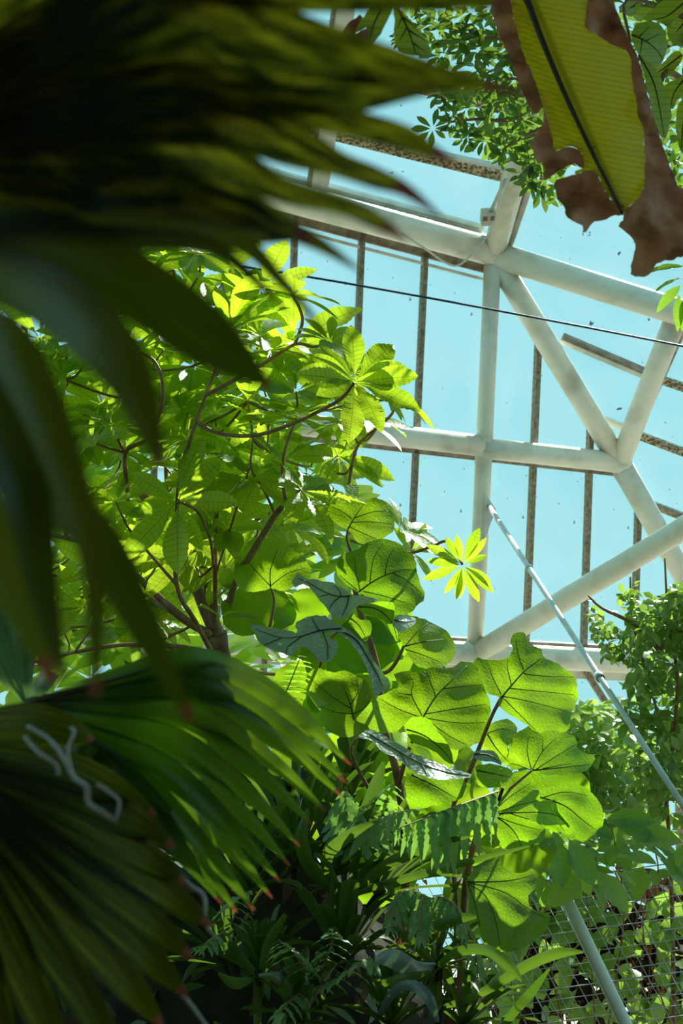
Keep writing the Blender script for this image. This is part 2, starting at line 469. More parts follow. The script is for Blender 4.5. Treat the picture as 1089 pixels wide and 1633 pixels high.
N0, N2, N3, N4, K = (786, 405), (988, 738), (767, 712), (757, 1043), (1085, 900)
N1 = (1080, 500)
T = (838, 235)


def topl(x): return 405 + (x - 790) * 0.262


def midl(x): return 712 + (x - 767) * 0.117


def lowl(x): return 1043 + (x - 757) * 0.05


PA = Plane(at(*N0, 9.7), at(*N4, 10.1), at(0, 560, 8.7))
dA = lambda p: depth_of(PA.p(*p))
PB = Plane(PA.p(*N0), at(*N1, 9.5), PA.p(*N2))
PC = Plane(at(*N1, 9.5), PA.p(*N2), PA.p(*K))
PD = Plane(PA.p(*N0), PA.p(0, topl(0)), at(*T, 9.0))
PE = Plane(PA.p(*N0), at(*T, 9.0), at(*N1, 9.5))


def clip(poly, a, b, keep):
    """half of a convex polygon on one side of the pixel line a-b"""
    def s(p): return ((b[0] - a[0]) * (p[1] - a[1]) - (b[1] - a[1]) * (p[0] - a[0])) * keep
    out = []
    for i in range(len(poly)):
        p, q = poly[i], poly[(i + 1) % len(poly)]
        sp, sq = s(p), s(q)
        if sp >= 0: out.append(p)
        if sp * sq < 0:
            t = sp / (sp - sq)
            out.append((p[0] + t * (q[0] - p[0]), p[1] + t * (q[1] - p[1])))
    return out


def panes(parent, plane, region, lines):
    polys = [region]
    for a, b in lines:
        nxt = []
        for q in polys:
            for k in (1, -1):
                c = clip(q, a, b, k)
                if len(c) >= 3: nxt.append(c)
        polys = nxt
    for q in polys:
        ps = [plane.p(*c) for c in q]
        n = len(ps)
        back = [p - plane.n * 0.006 for p in ps]
        fs = [tuple(range(n)), tuple(range(2 * n - 1, n - 1, -1))] + [(i, i + n, (i + 1) % n + n, (i + 1) % n) for i in range(n)]
        mesh_obj('pane', ps + back, fs, M['glass'], parent, ps[0], smooth=False)


def mull(parent, plane, a, b, w=0.035, t=0.05, mat='mullion', off=0.0, name='glazing_bar'):
    return bar(name, plane.p(*a, off), plane.p(*b, off), w, t, plane.n, M[mat], parent)


def pipe(parent, p, q, r, name='tube_beam', sides=20, mat='tube'):
    return tube(name, [p, p.lerp(q, 0.33), p.lerp(q, 0.66), q], r, r, M[mat], parent, sides=sides, smooth_n=1)


wall = empty('wall_back', (0, 10.2, 0), 'tall glazed greenhouse wall of white steel tubes and glass panes', 'glass wall', kind='structure')
VL = [((45, 300), (28, 1040)), ((150, 300), (134, 1040)), ((255, 300), (240, 1040)), ((361, 385), (345, 1040)), ((471, 385), (452, 1040)),
      ((578, 385), (550, 1040)), ((679, 405), (648, 1040))]
CL = ((783, 405), (757, 1043))
VR = [((859, 530), (838, 1030)), ((942, 660), (930, 1040)), ((1018, 800), (1010, 1050))]
panes(wall, PA, [(-150, topl(-150)), N0, N3, (-150, midl(-150))], VL)
panes(wall, PA, [(-150, midl(-150)), N3, N4, (-150, lowl(-150))], VL)
panes(wall, PA, [N0, N2, N3], VR[:2])
panes(wall, PA, [N3, N2, (1125, 975), (1125, lowl(1125)), N4], VR)
LOWB = [((200, 1030), (190, 1860)), ((420, 1040), (415, 1860)), ((640, 1040), (640, 1860)), ((860, 1050), (862, 1860)), ((1080, 1060), (1090, 1860))]
panes(wall, PA, [(-150, lowl(-150)), (1250, lowl(1250)), (1250, 1850), (-150, 1850)], LOWB)
for a, b in VL: mull(wall, PA, (a[0], topl(a[0])), b)
for a, b in VR: mull(wall, PA, a, b, 0.038)
for a, b in LOWB: mull(wall, PA, (a[0], lowl(a[0])), b, 0.04)
mull(wall, PA, (928, 1062), (985, 1150), 0.04, 0.05, 'mullion', 0.02)
# flashing rails behind the tubes
mull(wall, PA, (-150, topl(-150) + 26), (N0[0], topl(N0[0]) + 24), 0.09, 0.05, 'rail')
mull(wall, PA, (350, topl(350) + 46), (N0[0] - 14, topl(N0[0]) + 42), 0.02, 0.04, 'white_bar', name='head_rail')
mull(wall, PA, (-150, midl(-150) + 19), (N2[0], midl(N2[0]) + 16), 0.055, 0.05, 'rail')
mull(wall, PA, (-150, midl(-150) - 17), (N3[0], midl(N3[0]) - 15), 0.02, 0.04, 'white_bar', name='head_rail')
mull(wall, PA, (-150, lowl(-150) - 24), (1125, lowl(1125) - 22), 0.025, 0.05, 'rail')
mull(wall, PA, (-150, lowl(-150) + 22), (1250, lowl(1250) + 20), 0.09, 0.05, 'white_bar', name='sill_rail')
mull(wall, PA, (N0[0] + 8, N0[1] + 24), (N2[0] - 12, N2[1] - 2), 0.05, 0.05, 'rail')
mull(wall, PA, (N2[0] - 4, N2[1] + 16), (1090, 930), 0.05, 0.05, 'rail')
# tubes, standing in front of the glass
O = 0.13
pipe(wall, PA.p(-150, topl(-150) - 6, O), PA.p(N0[0], N0[1] - 4, O), 0.098)
pipe(wall, PA.p(*N0, O), PA.p(*N4, O), 0.058, name='tube_column')
pipe(wall, PA.p(-150, midl(-150) - 2, O), PA.p(N3[0], N3[1] - 1, O), 0.073)
pipe(wall, PA.p(N3[0], N3[1] + 2, O), PA.p(*N2, O), 0.073)
pipe(wall, PA.p(-150, lowl(-150), O), PA.p(1600, lowl(1600), O), 0.085)
pipe(wall, PA.p(*N0, O), PA.p(*N2, O), 0.076, name='tube_brace')
pipe(wall, PA.p(*N2, O), PA.p(1172, lowl(1172), O), 0.08, name='tube_brace')
pipe(wall, PA.p(*N4, O), at(1560, 559, 7.7), 0.074, name='tube_brace')
pipe(wall, PA.p(30, 470, 0.3), PA.p(260, 300, 0.3), 0.075, name='tube_brace')
for q in (N0, N2, N3, N4):      # weld collars at the joints
    c = PA.p(*q, O)
    r = {N0: 0.105, N2: 0.092, N3: 0.066, N4: 0.095}[q]
    pts = [c + UP * k * 0.06 for k in (-1.2, -0.6, 0, 0.6, 1.2)]
    v, f = tube_geo(pts, [r * s for s in (0.55, 0.9, 1.0, 0.9, 0.55)], 18)
    mesh_obj('joint', v, f, M['tube'], wall, c)
# gusset plate of the tension rod
g = [PA.p(773, 786, 0.2), PA.p(791, 812, 0.2), PA.p(772, 862, 0.2)]
g2 = [p - PA.n * 0.02 for p in g]
mesh_obj('gusset_plate', g + g2, [(0, 1, 2), (5, 4, 3), (0, 3, 4, 1), (1, 4, 5, 2), (2, 5, 3, 0)], M['rod'], wall, g[0], smooth=False)

wall2 = empty('wall_right', PB.a, 'folded glass facets right of the white column', 'glass wall', kind='structure')
panes(wall2, PB, [N0, N1, N2], [((895, 538), (1040, 602)), ((965, 668), (1015, 690))])
mull(wall2, PB, (895, 540), (1036, 600), 0.05, 0.06, 'white_bar')
mull(wall2, PB, (897, 536), (1038, 596), 0.02, 0.07, 'rail')
mull(wall2, PB, (962, 668), (1014, 690), 0.04, 0.05, 'white_bar')
mull(wall2, PB, (1076, 508), (985, 715), 0.025, 0.05, 'white_bar')
panes(wall2, PC, [N1, (1300, 566), (1300, 980), K, N2], [((1040, 600), (1300, 690)), ((1015, 692), (1300, 800)), ((1040, 800), (1300, 900))])
mull(wall2, PC, (1044, 602), (1300, 690), 0.045, 0.05, 'lichen')
mull(wall2, PC, (1018, 694), (1300, 800), 0.045, 0.05, 'lichen')
mull(wall2, PC, (1040, 805), (1300, 905), 0.04, 0.05, 'mullion')
mull(wall2, PC, (N1[0] + 18, N1[1] + 10), (N2[0] + 18, N2[1] - 20), 0.03, 0.05, 'rail')
pn0 = PA.p(*N0, O)
pn1 = PB.p(N1[0], N1[1], 0.1)
pn2 = PA.p(*N2, O)
pipe(wall2, pn0, PE.p(1300, 566, 0.1), 0.088)
pipe(wall2, pn1, pn2, 0.075, name='tube_brace')

roof = empty('ceiling', PD.a + Vector((0, 0, 0)), 'sloping glass roof panes above the white ring beam', 'glass roof', kind='structure')
RB = (905, 2)
panes(roof, PD, [(-150, topl(-150)), N0, (942, -150), (-150, -150)],
      [((-150, 40), (812, 280)), ((-150, -70), (850, 175)), ((497, 320), (565, -150)), ((240, 260), (300, -150))])
panes(roof, PE, [N0, (942, -150), (1300, -150), (1300, 566)], [((820, 350), (1300, 480)), ((860, 180), (1300, 250))])
mull(roof, PD, (-150, 45), (812, 282), 0.07, 0.05, 'lichen')
mull(roof, PD, (-150, -62), (845, 180), 0.07, 0.05, 'lichen')
mull(roof, PD, (690, 243), (826, 272), 0.02, 0.04, 'white_bar', 0.1)
mull(roof, PD, (505, 322), (572, -150), 0.11, 0.09, 'white_bar', 0.02)
mull(roof, PD, (489, 320), (556, -150), 0.02, 0.07, 'rail', 0.03)
mull(roof, PD, (245, 255), (310, -150), 0.09, 0.09, 'white_bar', 0.02)
mull(roof, PD, (-150, topl(-150) - 32), (N0[0] - 20, topl(N0[0]) - 34), 0.10, 0.05, 'white_bar', 0.0)
mull(roof, PE, (812, 392), (860, 250), 0.05, 0.05, 'white_bar')
mull(roof, PE, (806, 388), (852, 250), 0.04, 0.06, 'rail', 0.02)
pipe(roof, pn0, PD.p(945, -150, 0.1), 0.078)

# tension rod, leaning pole, cables
rod = empty('tension_rod', at(782, 812, 9.7), 'thin white steel tension rod slanting down from the column plate', 'rod')
r0, r1 = PA.p(780, 808, 0.2), at(1180, 1425, 4.6)
tube('rod_bar', [r0, r0.lerp(r1, 0.34), r0.lerp(r1, 0.67), r1], 0.0175, 0.0110, M["rod"], rod, sides=10, smooth_n=1)
for t in (0.28, 0.62):
    a = r0.lerp(r1, t)
    tube('coupling', [a, a + (r1 - r0).normalized() * 0.05], 0.021, 0.021, M["rod"], rod, sides=10)
pl = empty('leaning_pole', at(1062, 1800, 5.2) * 1.0, 'thick pale metal pole leaning in front of the wire mesh', 'pole')
p0, p1 = at(886, 1398, 5.6), at(1100, 1850, 5.1)
tube('pole_shaft', [p0, p0.lerp(p1, 0.3), p0.lerp(p1, 0.7), p1], 0.0255, 0.0255, M['pole'], pl, sides=16, smooth_n=1)
tube('pole_cap', [p0, p0 + (p0 - p1).normalized() * 0.03], 0.027, 0.02, M['pole'], pl, sides=16)
cb = tube('overhead_cable', [at(-60, 350, 7.4), at(190, 397, 7.4), at(470, 438, 7.4), at(770, 491, 7.45), at(1089, 552, 7.5), at(1300, 596, 7.5)], 0.006, 0.006, M['cable'], None, sides=6)
tag(cb, 'dark blue cable strung straight across the glass wall', 'cable')
cd = tube('hanging_cord', [PD.p(640, 372, 0.3), PD.p(680, 398, 0.32), PD.p(712, 420, 0.33), PD.p(735, 421, 0.33), PD.p(770, 385, 0.32), PD.p(790, 350, 0.3), PD.p(797, 305, 0.3), PD.p(806, 240, 0.3), PD.p(812, 150, 0.3)], 0.007, 0.007, M['cord'], None, sides=6)
tag(cd, 'thin pale electric cord looping under the roof joint', 'cord')
jb = empty('junction_box', PD.p(778, 346, 0.16), 'small beige junction box on the roof tube above the joint', 'junction box')
c = PD.p(778, 346, 0.2)
dn = (PD.p(776, 366, 0.2) - c).normalized()
bar('box_body', c - dn * 0.045, c + dn * 0.045, 0.09, 0.07, PD.n, M['box'], jb)
for sx in (-0.025, 0.025):
    sd = dn.cross(PD.n).normalized()
    bar('socket', c + sd * sx - dn * 0.03 + PD.n * 0.036, c + sd * sx - dn * 0.004 + PD.n * 0.036, 0.03, 0.01, PD.n, M['box_dark'], jb)
tube('conduit', [PD.p(782, 338, 0.2), PD.p(806, 285, 0.2)], 0.012, 0.012, M['cord'], jb, sides=8)

# ------------------------------------------------------------------ planted bank that carries the bromeliads and ferns
bx, by, bz = -0.85, 6.0, 2.4


def bank_surface(x, z):
    """front face y of the bank at (x, z)"""
    q = 1 - ((x - bx) / 1.4) ** 2 - (max(z, 0) / bz) ** 3
    return by - 1.15 * sqrt(max(q, 0.0))


bank = empty('planting_bank', (bx, by, 0), 'dark mossy soil bank under the strap-leaved plants', 'soil bank')
bv, bf = [], []
NU, NV = 56, 22
for j in range(NV + 1):
    ph = (pi / 2) * j / NV
    for i in range(NU):
        th = 2 * pi * i / NU
        r = cos(ph) ** 0.8 if j < NV else 0.0
        p = Vector((bx + 1.4 * r * cos(th), by + 1.15 * r * sin(th), bz * sin(ph) ** 0.75))
        nz_ = noise.noise(p * 2.6) * 0.14 + noise.noise(p * 7) * 0.05
        p += (p - Vector((bx, by, 0.6))).normalized() * nz_
        p.z = max(p.z, 0.0)
        bv.append(p)
for j in range(NV):
    for i in range(NU):
        a, b = j * NU + i, j * NU + (i + 1) % NU
        bf.append((a, b, b + NU, a + NU))
mesh_obj('mound', bv, bf, M['bank'], bank, (bx, by, 0))

# ------------------------------------------------------------------ leaf meshes and placing


def blade_geo(prof, rows, cols, pleat=0.0, droop=0.12, fold=0.12, skew=0.10, wave=0.0, stalk=0.0):
    """unit leaf along +X, face up +Z; prof(t) = half width"""
    vs, fs, uv = [], [], []
    for i in range(rows + 1):
        t = i / rows
        for j in range(cols + 1):
            u = -1 + 2 * j / cols
            tt = min(1.0, t + skew * abs(u) * (1 - t) * (t > 0))
            w = prof(tt)
            x = stalk + (1 - stalk) * tt
            z = -droop * x * x + fold * abs(u) * w
            if pleat and 0 < i < rows:
                z += pleat * (1 if i % 2 else -1) * min(1, abs(u) * 1.4) * min(1, w * 9)
            if wave:
                z += wave * abs(u) * sin(t * 17 + (2 if u > 0 else 0))
            vs.append(Vector((x, u * w, z)))
            uv.append((u, t))
    for i in range(rows):
        for j in range(cols):
            a = i * (cols + 1) + j
            fs.append((a, a + 1, a + cols + 2, a + cols + 1))
    if stalk:
        n = len(vs)
        vs += [Vector((0, -0.008, 0)), Vector((0, 0.008, 0)), Vector((stalk + 0.02, 0.008, 0)), Vector((stalk + 0.02, -0.008, 0))]
        uv += [(0, 0)] * 4
        fs.append((n, n + 1, n + 2, n + 3))
    return vs, fs, uv


def mk_leaf_mesh(name, geo, mat):
    vs, fs, uv = geo
    me = bpy.data.meshes.new(name)
    me.from_pydata(vs, [], fs)
    me.materials.append(mat)
    l = me.uv_layers.new(name='UVMap')
    for lp in me.loops:
        l.data[lp.index].uv = uv[lp.vertex_index]
    me.shade_smooth()
    me.update()
    return me


def obovate(wmax, peak=0.6):
    def f(t):
        if t <= 0 or t >= 1: return 0.004
        a = t / peak if t < peak else 1 - (t - peak) / (1 - peak)
        return max(0.004, wmax * (sin(a * pi / 2) ** (1.15 if t < peak else 0.75)))
    return f


def frame(d, nrm):
    d = d.normalized()
    n = nrm - d * nrm.dot(d)
    n = n.normalized() if n.length > 1e-5 else d.orthogonal().normalized()
    y = n.cross(d)
    return Matrix((d, y, n)).transposed()


def scatter(parent, name, meshes, xf, limit=300, low=None, stuff_name='foliage', mat=None):
    """xf: list of (pos, rot3x3, scale(x,y,z)); the `limit` largest in view are objects, the rest one joined part"""
    def score(e):
        x, y, d = pix(e[0])
        if d < 0.1: return 0
        s = e[2][0] / d
        if not (-40 < x < 1129 and -40 < y < 1673): s *= 0.02
        return s
    order = sorted(xf, key=score, reverse=True)
    for e in order[:limit]:
        me = meshes[rng.randrange(len(meshes))]
        o = bpy.data.objects.new(name, me)
        COL.objects.link(o)
        o.parent = parent
        o.location = e[0] - WLOC[parent.name]
        o.rotation_euler = e[1].to_euler()
        o.scale = e[2]
    rest = order[limit:]
    if rest:
        vs, fs, uvl = [], [], []
        gv, gf, gu = low
        for p, R, s in rest:
            k = len(vs)
            for v in gv:
                vs.append(p + R @ Vector((v.x * s[0], v.y * s[1], v.z * s[2])))
            uvl += gu
            fs += [tuple(a + k for a in f) for f in gf]
        o = mesh_obj(stuff_name, vs, fs, mat or meshes[0].materials[0], parent, WLOC[parent.name], uvs=uvl)
        o['kind'] = 'stuff'


def rvec(r=rng):
    while True:
        v = Vector((r.uniform(-1, 1), r.uniform(-1, 1), r.uniform(-1, 1)))
        if 0.05 < v.length < 1: return v.normalized()


def whorl(pos, axis, n, L, spread, out, jit=0.25, wid=1.0, sag=0.0):
    axis = axis.normalized()
    u = axis.orthogonal().normalized()
    v = axis.cross(u)
    a0 = rng.uniform(0, 6.28)
    for k in range(n):
        a = a0 + 2 * pi * k / n + rng.uniform(-jit, jit)
        ph = spread + rng.uniform(-jit, jit)
        rad = u * cos(a) + v * sin(a)
        d = axis * cos(ph) + rad * sin(ph) + Vector((0, 0, -sag * rng.random()))
        nrm = axis * sin(ph) - rad * cos(ph) + rvec() * 0.25
        s = L * rng.uniform(0.72, 1.12)
        out.append((pos + d.normalized() * 0.01, frame(d, nrm), (s, s * wid * rng.uniform(0.85, 1.1), s)))


def inside(p, poly):
    x, y = p
    c = False
    j = len(poly) - 1
    for i in range(len(poly)):
        if (poly[i][1] > y) != (poly[j][1] > y) and x < (poly[j][0] - poly[i][0]) * (y - poly[i][1]) / (poly[j][1] - poly[i][1]) + poly[i][0]:
            c = not c
        j = i
    return c


def samples(poly, dist, n=4000, seed=1):
    r = random.Random(seed)
    xs = [p[0] for p in poly]; ys = [p[1] for p in poly]
    out = []
    for _ in range(n):
        p = (r.uniform(min(xs), max(xs)), r.uniform(min(ys), max(ys)))
        if inside(p, poly) and all((p[0] - q[0]) ** 2 + (p[1] - q[1]) ** 2 > dist * dist for q in out):
            out.append(p)
    return out


litter = []
for _ in range(1500):
    th = rng.uniform(-pi, 0); ph = rng.uniform(0.05, 1.2)
    r = cos(ph) ** 0.8
    p = Vector((bx + 1.4 * r * cos(th), by + 1.15 * r * sin(th), bz * sin(ph) ** 0.75))
    nv = (p - Vector((bx, by, 0.8))).normalized()
    p += nv * rng.uniform(0.02, 0.12)
    s_ = rng.uniform(0.05, 0.14)
    litter.append((p, frame(rvec() + Vector((0, 0, -0.4)), nv + rvec() * 0.8), (s_, s_ * 0.7, s_)))
gl_ = blade_geo(obovate(0.25, 0.45), 5, 2, 0, 0.2, 0.25, 0.02, 0, 0)
scatter(bank, 'ground_leaf', [mk_leaf_mesh('ground_leaf', gl_, M['brom'])], litter[:750], 0, gl_, 'ground_cover')
scatter(bank, 'dead_leaf', [mk_leaf_mesh('dead_leaf', gl_, M['deadleaf'])], litter[750:], 0, gl_, 'leaf_litter')

# ------------------------------------------------------------------ the whorled-leaf tree
tree_meshes = [mk_leaf_mesh('tree_leaf', blade_geo(obovate(w, pk), 22, 4, 0.009, dr, fo, 0.12, wv, 0.06), M['tree'])
               for w, pk, dr, fo, wv in ((0.19, 0.58, 0.12, 0.25, 0.01), (0.175, 0.62, 0.28, 0.15, 0.012), (0.205, 0.6, 0.05, 0.3, 0.0), (0.185, 0.55, 0.4, 0.2, 0.015))]
tree_low = blade_geo(obovate(0.19, 0.6), 8, 2, 0.0, 0.2, 0.2, 0.1, 0, 0)
trunk_base = at(385, 1500, 5.75); trunk_base.z = 1.0
tree = empty('whorled_leaf_tree', trunk_base, 'sunlit tree with whorls of ribbed bright green leaves on red-brown branches', 'tree')


def px(pts):
    return [at(*p) for p in pts]


tube('trunk', [trunk_base] + px([(375, 1250, 5.65), (363, 1150, 5.55), (352, 1065, 5.45), (345, 1010, 5.4)]), 0.055, 0.040, M['bark'], tree, sides=12, wob=0.25)
BR = [  # points (pixel, depth), radii
    ([(347, 1015, 5.4), (325, 960, 5.42), (300, 910, 5.45), (270, 860, 5.5), (245, 815, 5.6), (210, 760, 5.7), (195, 700, 5.75)], 0.032, 0.012),
    ([(343, 1000, 5.38), (336, 950, 5.36), (320, 890, 5.4), (312, 855, 5.45), (300, 760, 5.6), (262, 640, 5.7)], 0.024, 0.006),
    ([(335, 1012, 5.38), (290, 985, 5.3), (240, 940, 5.2), (190, 895, 5.1), (150, 870, 5.05), (105, 858, 5.0), (30, 842, 5.0)], 0.018, 0.007),
    ([(158, 873, 5.05), (135, 820, 5.0), (108, 778, 5.0), (85, 745, 4.95), (70, 690, 4.9)], 0.0085, 0.006),
    ([(240, 942, 5.2), (165, 868, 5.12), (140, 800, 5.1)], 0.009, 0.004),
    ([(310, 995, 5.4), (250, 962, 5.45), (200, 935, 5.5), (150, 925, 5.5), (60, 915, 5.6)], 0.013, 0.006),
    ([(347, 1058, 5.3), (312, 992, 5.1), (281, 930, 4.95), (283, 800, 4.85), (292, 740, 4.85), (310, 680, 4.85), (330, 625, 4.9), (345, 585, 4.9)], 0.0095, 0.0055),
    ([(281, 932, 4.95), (240, 885, 4.9), (205, 842, 4.9), (185, 800, 4.9)], 0.006, 0.004),
    ([(360, 985, 5.35), (375, 930, 5.2), (408, 872, 5.05), (440, 820, 4.95), (462, 798, 4.9), (480, 782, 4.85)], 0.015, 0.008),
    ([(456, 802, 4.92), (450, 760, 4.85), (455, 715, 4.8), (472, 670, 4.8)], 0.006, 0.0045),
    ([(313, 672, 4.86), (345, 690, 4.8), (400, 695, 4.75), (450, 682, 4.7), (510, 655, 4.65), (545, 635, 4.62), (565, 610, 4.6)], 0.007, 0.006),
    ([(505, 657, 4.66), (530, 652, 4.7), (558, 643, 4.75), (612, 628, 4.9)], 0.004, 0.003),
    ([(328, 630, 4.88), (372, 607, 4.9), (420, 580, 4.95), (470, 549, 5.0), (500, 553, 5.0), (526, 546, 5.0)], 0.008, 0.005),
    ([(470, 549, 5.0), (482, 515, 5.0), (478, 492, 5.0), (467, 472, 5.0)], 0.006, 0.0055),
    ([(440, 822, 4.95), (420, 780, 5.0), (400, 745, 5.0), (403, 700, 5.05), (395, 640, 5.1)], 0.005, 0.004),
    ([(345, 912, 5.1), (365, 850, 5.1), (398, 745, 5.0)], 0.004, 0.004),
    ([(343, 990, 5.3), (343, 900, 5.15), (345, 830, 5.1), (350, 785, 5.1)], 0.009, 0.006),
    ([(340, 900, 5.1), (335, 860, 5.0), (318, 820, 4.9), (300, 806, 4.85), (283, 800, 4.8)], 0.005, 0.005),
    ([(556, 775, 5.0), (563, 735, 5.0), (573, 707, 5.0), (600, 683, 5.0), (625, 660, 5.0), (633, 634, 5.0)], 0.006, 0.0045),
    ([(572, 708, 5.0), (562, 690, 4.98), (549, 674, 4.95)], 0.004, 0.004),
    ([(203, 860, 5.2), (204, 790, 4.95), (200, 722, 4.8), (235, 700, 4.75), (257, 650, 4.75), (258, 605, 4.75), (245, 575, 4.75), (222, 562, 4.75)], 0.008, 0.005),
    ([(200, 722, 4.8), (175, 715, 4.8), (148, 705, 4.8)], 0.005, 0.004),
    ([(198, 722, 4.8), (188, 700, 4.78), (178, 680, 4.75)], 0.005, 0.004),
    ([(105, 858, 5.0), (96, 700, 5.05), (100, 603, 5.1)], 0.008, 0.006),
    ([(560, 862, 5.0), (640, 882, 4.9), (685, 873, 4.85), (711, 863, 4.8), (726, 880, 4.78), (737, 900, 4.75)], 0.006, 0.0045),
    ([(332, 1040, 5.3), (280, 1030, 5.2), (200, 1028, 5.1), (120, 1040, 5.1), (40, 1060, 5.1)], 0.009, 0.006),
    ([(270, 860, 5.5), (262, 640, 5.7), (278, 500, 5.5), (277, 430, 5.4)], 0.009, 0.006),
    ([(345, 600, 5.0), (355, 560, 5.0), (365, 532, 5.0)], 0.006, 0.006),
    ([(225, 930, 5.4), (140, 840, 5.3), (60, 700, 5.4), (20, 600, 5.5)], 0.009, 0.006),
]
BPTS = []
for pts, ra, rb in BR:
    P3 = px(pts)
    BPTS += P3
    tube('branch', P3, ra, rb, M['bark'] if ra > 0.011 else M['twig'], tree, sides=8, wob=0.12)
tl = []
CAMUP = lambda x, y, z: Vector((x, y, z))
WH = [  # px, py, depth, axis, n, length px
    (277, 428, 5.4, (0.1, -0.35, 1), 10, 100, 1.25), (365, 528, 5.0, (0.1, -0.2, 1), 9, 95, 0.8), (467, 471, 5.0, (0.2, -0.3, 0.9), 8, 80, 1.4),
    (526, 545, 5.0, (0.2, -0.5, 0.5), 9, 60, 1.2), (565, 609, 4.6, (0.25, -0.75, 0.25), 11, 92, 1.3), (633, 633, 5.0, (0.5, -0.2, 0.7), 9, 62, 1.4),
    (472, 669, 4.8, (0, -0.3, 0.9), 10, 88, 1.2), (480, 782, 4.85, (0.45, -0.5, 0.6), 11, 105, 1.2), (549, 674, 4.95, (-0.2, -0.4, 0.8), 8, 60, 1.3),
    (283, 800, 4.8, (-0.15, -0.9, -0.1), 8, 98, 1.35), (100, 603, 5.1, (-0.05, -0.25, 1), 11, 95, 1.1), (69, 688, 4.9, (0, -0.3, 1), 8, 80, 1.3),
    (178, 680, 4.75, (0.1, -0.4, 0.8), 9, 75, 1.3), (148, 705, 4.8, (-0.6, -0.4, 0.4), 8, 80, 1.2), (222, 562, 4.8, (-0.3, -0.3, 0.8), 7, 65, 1.2),
    (737, 901, 4.75, (0.1, -0.9, -0.15), 14, 50, 1.4), (345, 585, 4.9, (0.2, -0.3, 1), 9, 88, 1.0), (395, 640, 5.1, (0.2, -0.4, 0.9), 9, 85, 1.2),
    (350, 785, 5.1, (0.1, -0.5, 0.7), 8, 85, 1.2), (195, 700, 5.75, (0, -0.3, 1), 9, 90, 1.2), (612, 628, 4.9, (0.7, -0.4, 0.3), 7, 60, 1.2),
    (20, 600, 5.5, (-0.2, -0.4, 1), 9, 95, 1.1), (352, 985, 5.2, (0.2, -0.5, 0.8), 5, 45, 0.9), (640, 845, 5.3, (0.5, -0.5, 0.6), 9, 60, 1.2),
    (655, 880, 5.3, (0.6, -0.5, 0.2), 8, 55, 1.2), (185, 800, 4.9, (-0.3, -0.7, 0.4), 8, 80, 1.2), (140, 800, 5.1, (-0.3, -0.4, 0.7), 8, 80, 1.2),
    (430, 560, 5.05, (0.1, -0.4, 0.9), 9, 78, 1.1), (410, 770, 5.0, (0.2, -0.6, 0.6), 9, 90, 1.25), (330, 430, 5.5, (0.3, -0.4, 0.9), 9, 90, 1.2),
    (225, 420, 5.5, (-0.2, -0.4, 0.9), 9, 85, 1.1), (390, 470, 5.3, (0.2, -0.3, 1), 8, 80, 1.0),
]
for x, y, d, ax, n, L, sp in WH:
    whorl(at(x, y, d), Vector(ax), n, 1.12 * L / FPX * d, sp, tl, 0.22, 0.72 if n == 14 else 1.0, 0.25)
canopy = [(-20, 500), (60, 500), (120, 470), (190, 400), (230, 395), (330, 395), (375, 450), (430, 470), (470, 540), (560, 590), (590, 640), (545, 730),
          (520, 760), (450, 860), (400, 900), (340, 960), (250, 1000), (150, 1010), (-20, 1060)]
for i, (x, y) in enumerate(samples(canopy, 50, 6000, 3)):
    d = rng.uniform(5.05, 5.75)
    ax = Vector((rng.uniform(-0.5, 0.5), rng.uniform(-1.0, -0.3), rng.uniform(0.25, 0.9)))
    p = at(x, y, d)
    whorl(p, ax, rng.randint(7, 10), rng.uniform(80, 110) / FPX * d, rng.uniform(0.9, 1.35), tl, 0.25, 1.0, 0.3)
    near = min(BPTS, key=lambda q: (q - p).length + (0.4 if q.z > p.z else 0))
    mid = p.lerp(near, 0.5) - Vector((0, 0, 0.06))
    tube('twig', [p, p - ax.normalized() * 0.08, mid, near], 0.0035, 0.0055, M['twig'], tree, sides=5, smooth_n=3)
scatter(tree, 'leaf', tree_meshes, tl, 300, tree_low)

# second tree further back on the left
bgt = empty('background_tree', at(120, 1700, 7.3).xy.to_3d(), 'pale green tree further back, seen in gaps behind the whorled tree', 'tree')
bl = []
bgpoly = [(-20, 640), (150, 640), (300, 640), (480, 720), (560, 820), (600, 1000), (640, 1300), (-20, 1300)]
tb = WLOC[bgt.name]
tube('trunk', [tb, at(180, 1250, 7.2), at(200, 1050, 7.1), at(215, 900, 7.0)], 0.07, 0.03, M['bark'], bgt, sides=10)
for x, y in samples(bgpoly, 42, 6000, 5):
    d = rng.uniform(6.7, 7.6)
    p = at(x, y, d)
    whorl(p, Vector((rng.uniform(-0.5, 0.5), rng.uniform(-1.0, -0.2), 0.7)), 9, rng.uniform(60, 95) / FPX * d, 1.15, bl, 0.3, 1.1, 0.3)
for x, y in ((100, 800), (320, 760), (430, 900), (60, 980), (330, 1080), (480, 1080)):
    tube('branch', [at(205, 1000, 7.1), at((205 + x) / 2, (1000 + y) / 2 + 20, 7.0), at(x, y, 7.0)], 0.02, 0.006, M['bark'], bgt, sides=6)
bg_meshes = [mk_leaf_mesh('background_leaf', blade_geo(obovate(0.19, 0.55), 10, 2, 0.004, 0.2, 0.2, 0.1, 0.01, 0.05), M['bgtree'])]
scatter(bgt, 'leaf', bg_meshes, bl, 300, blade_geo(obovate(0.19, 0.55), 6, 2, 0, 0.2, 0.2, 0.1, 0, 0))

# ------------------------------------------------------------------ leaves traced as curved sheets


def seg_dist(p, a, b):
    ax, ay = a; bx_, by_ = b
    dx, dy = bx_ - ax, by_ - ay
    L = dx * dx + dy * dy
    t = 0 if L == 0 else max(0, min(1, ((p[0] - ax) * dx + (p[1] - ay) * dy) / L))
    return sqrt((p[0] - ax - t * dx) ** 2 + (p[1] - ay - t * dy) ** 2)


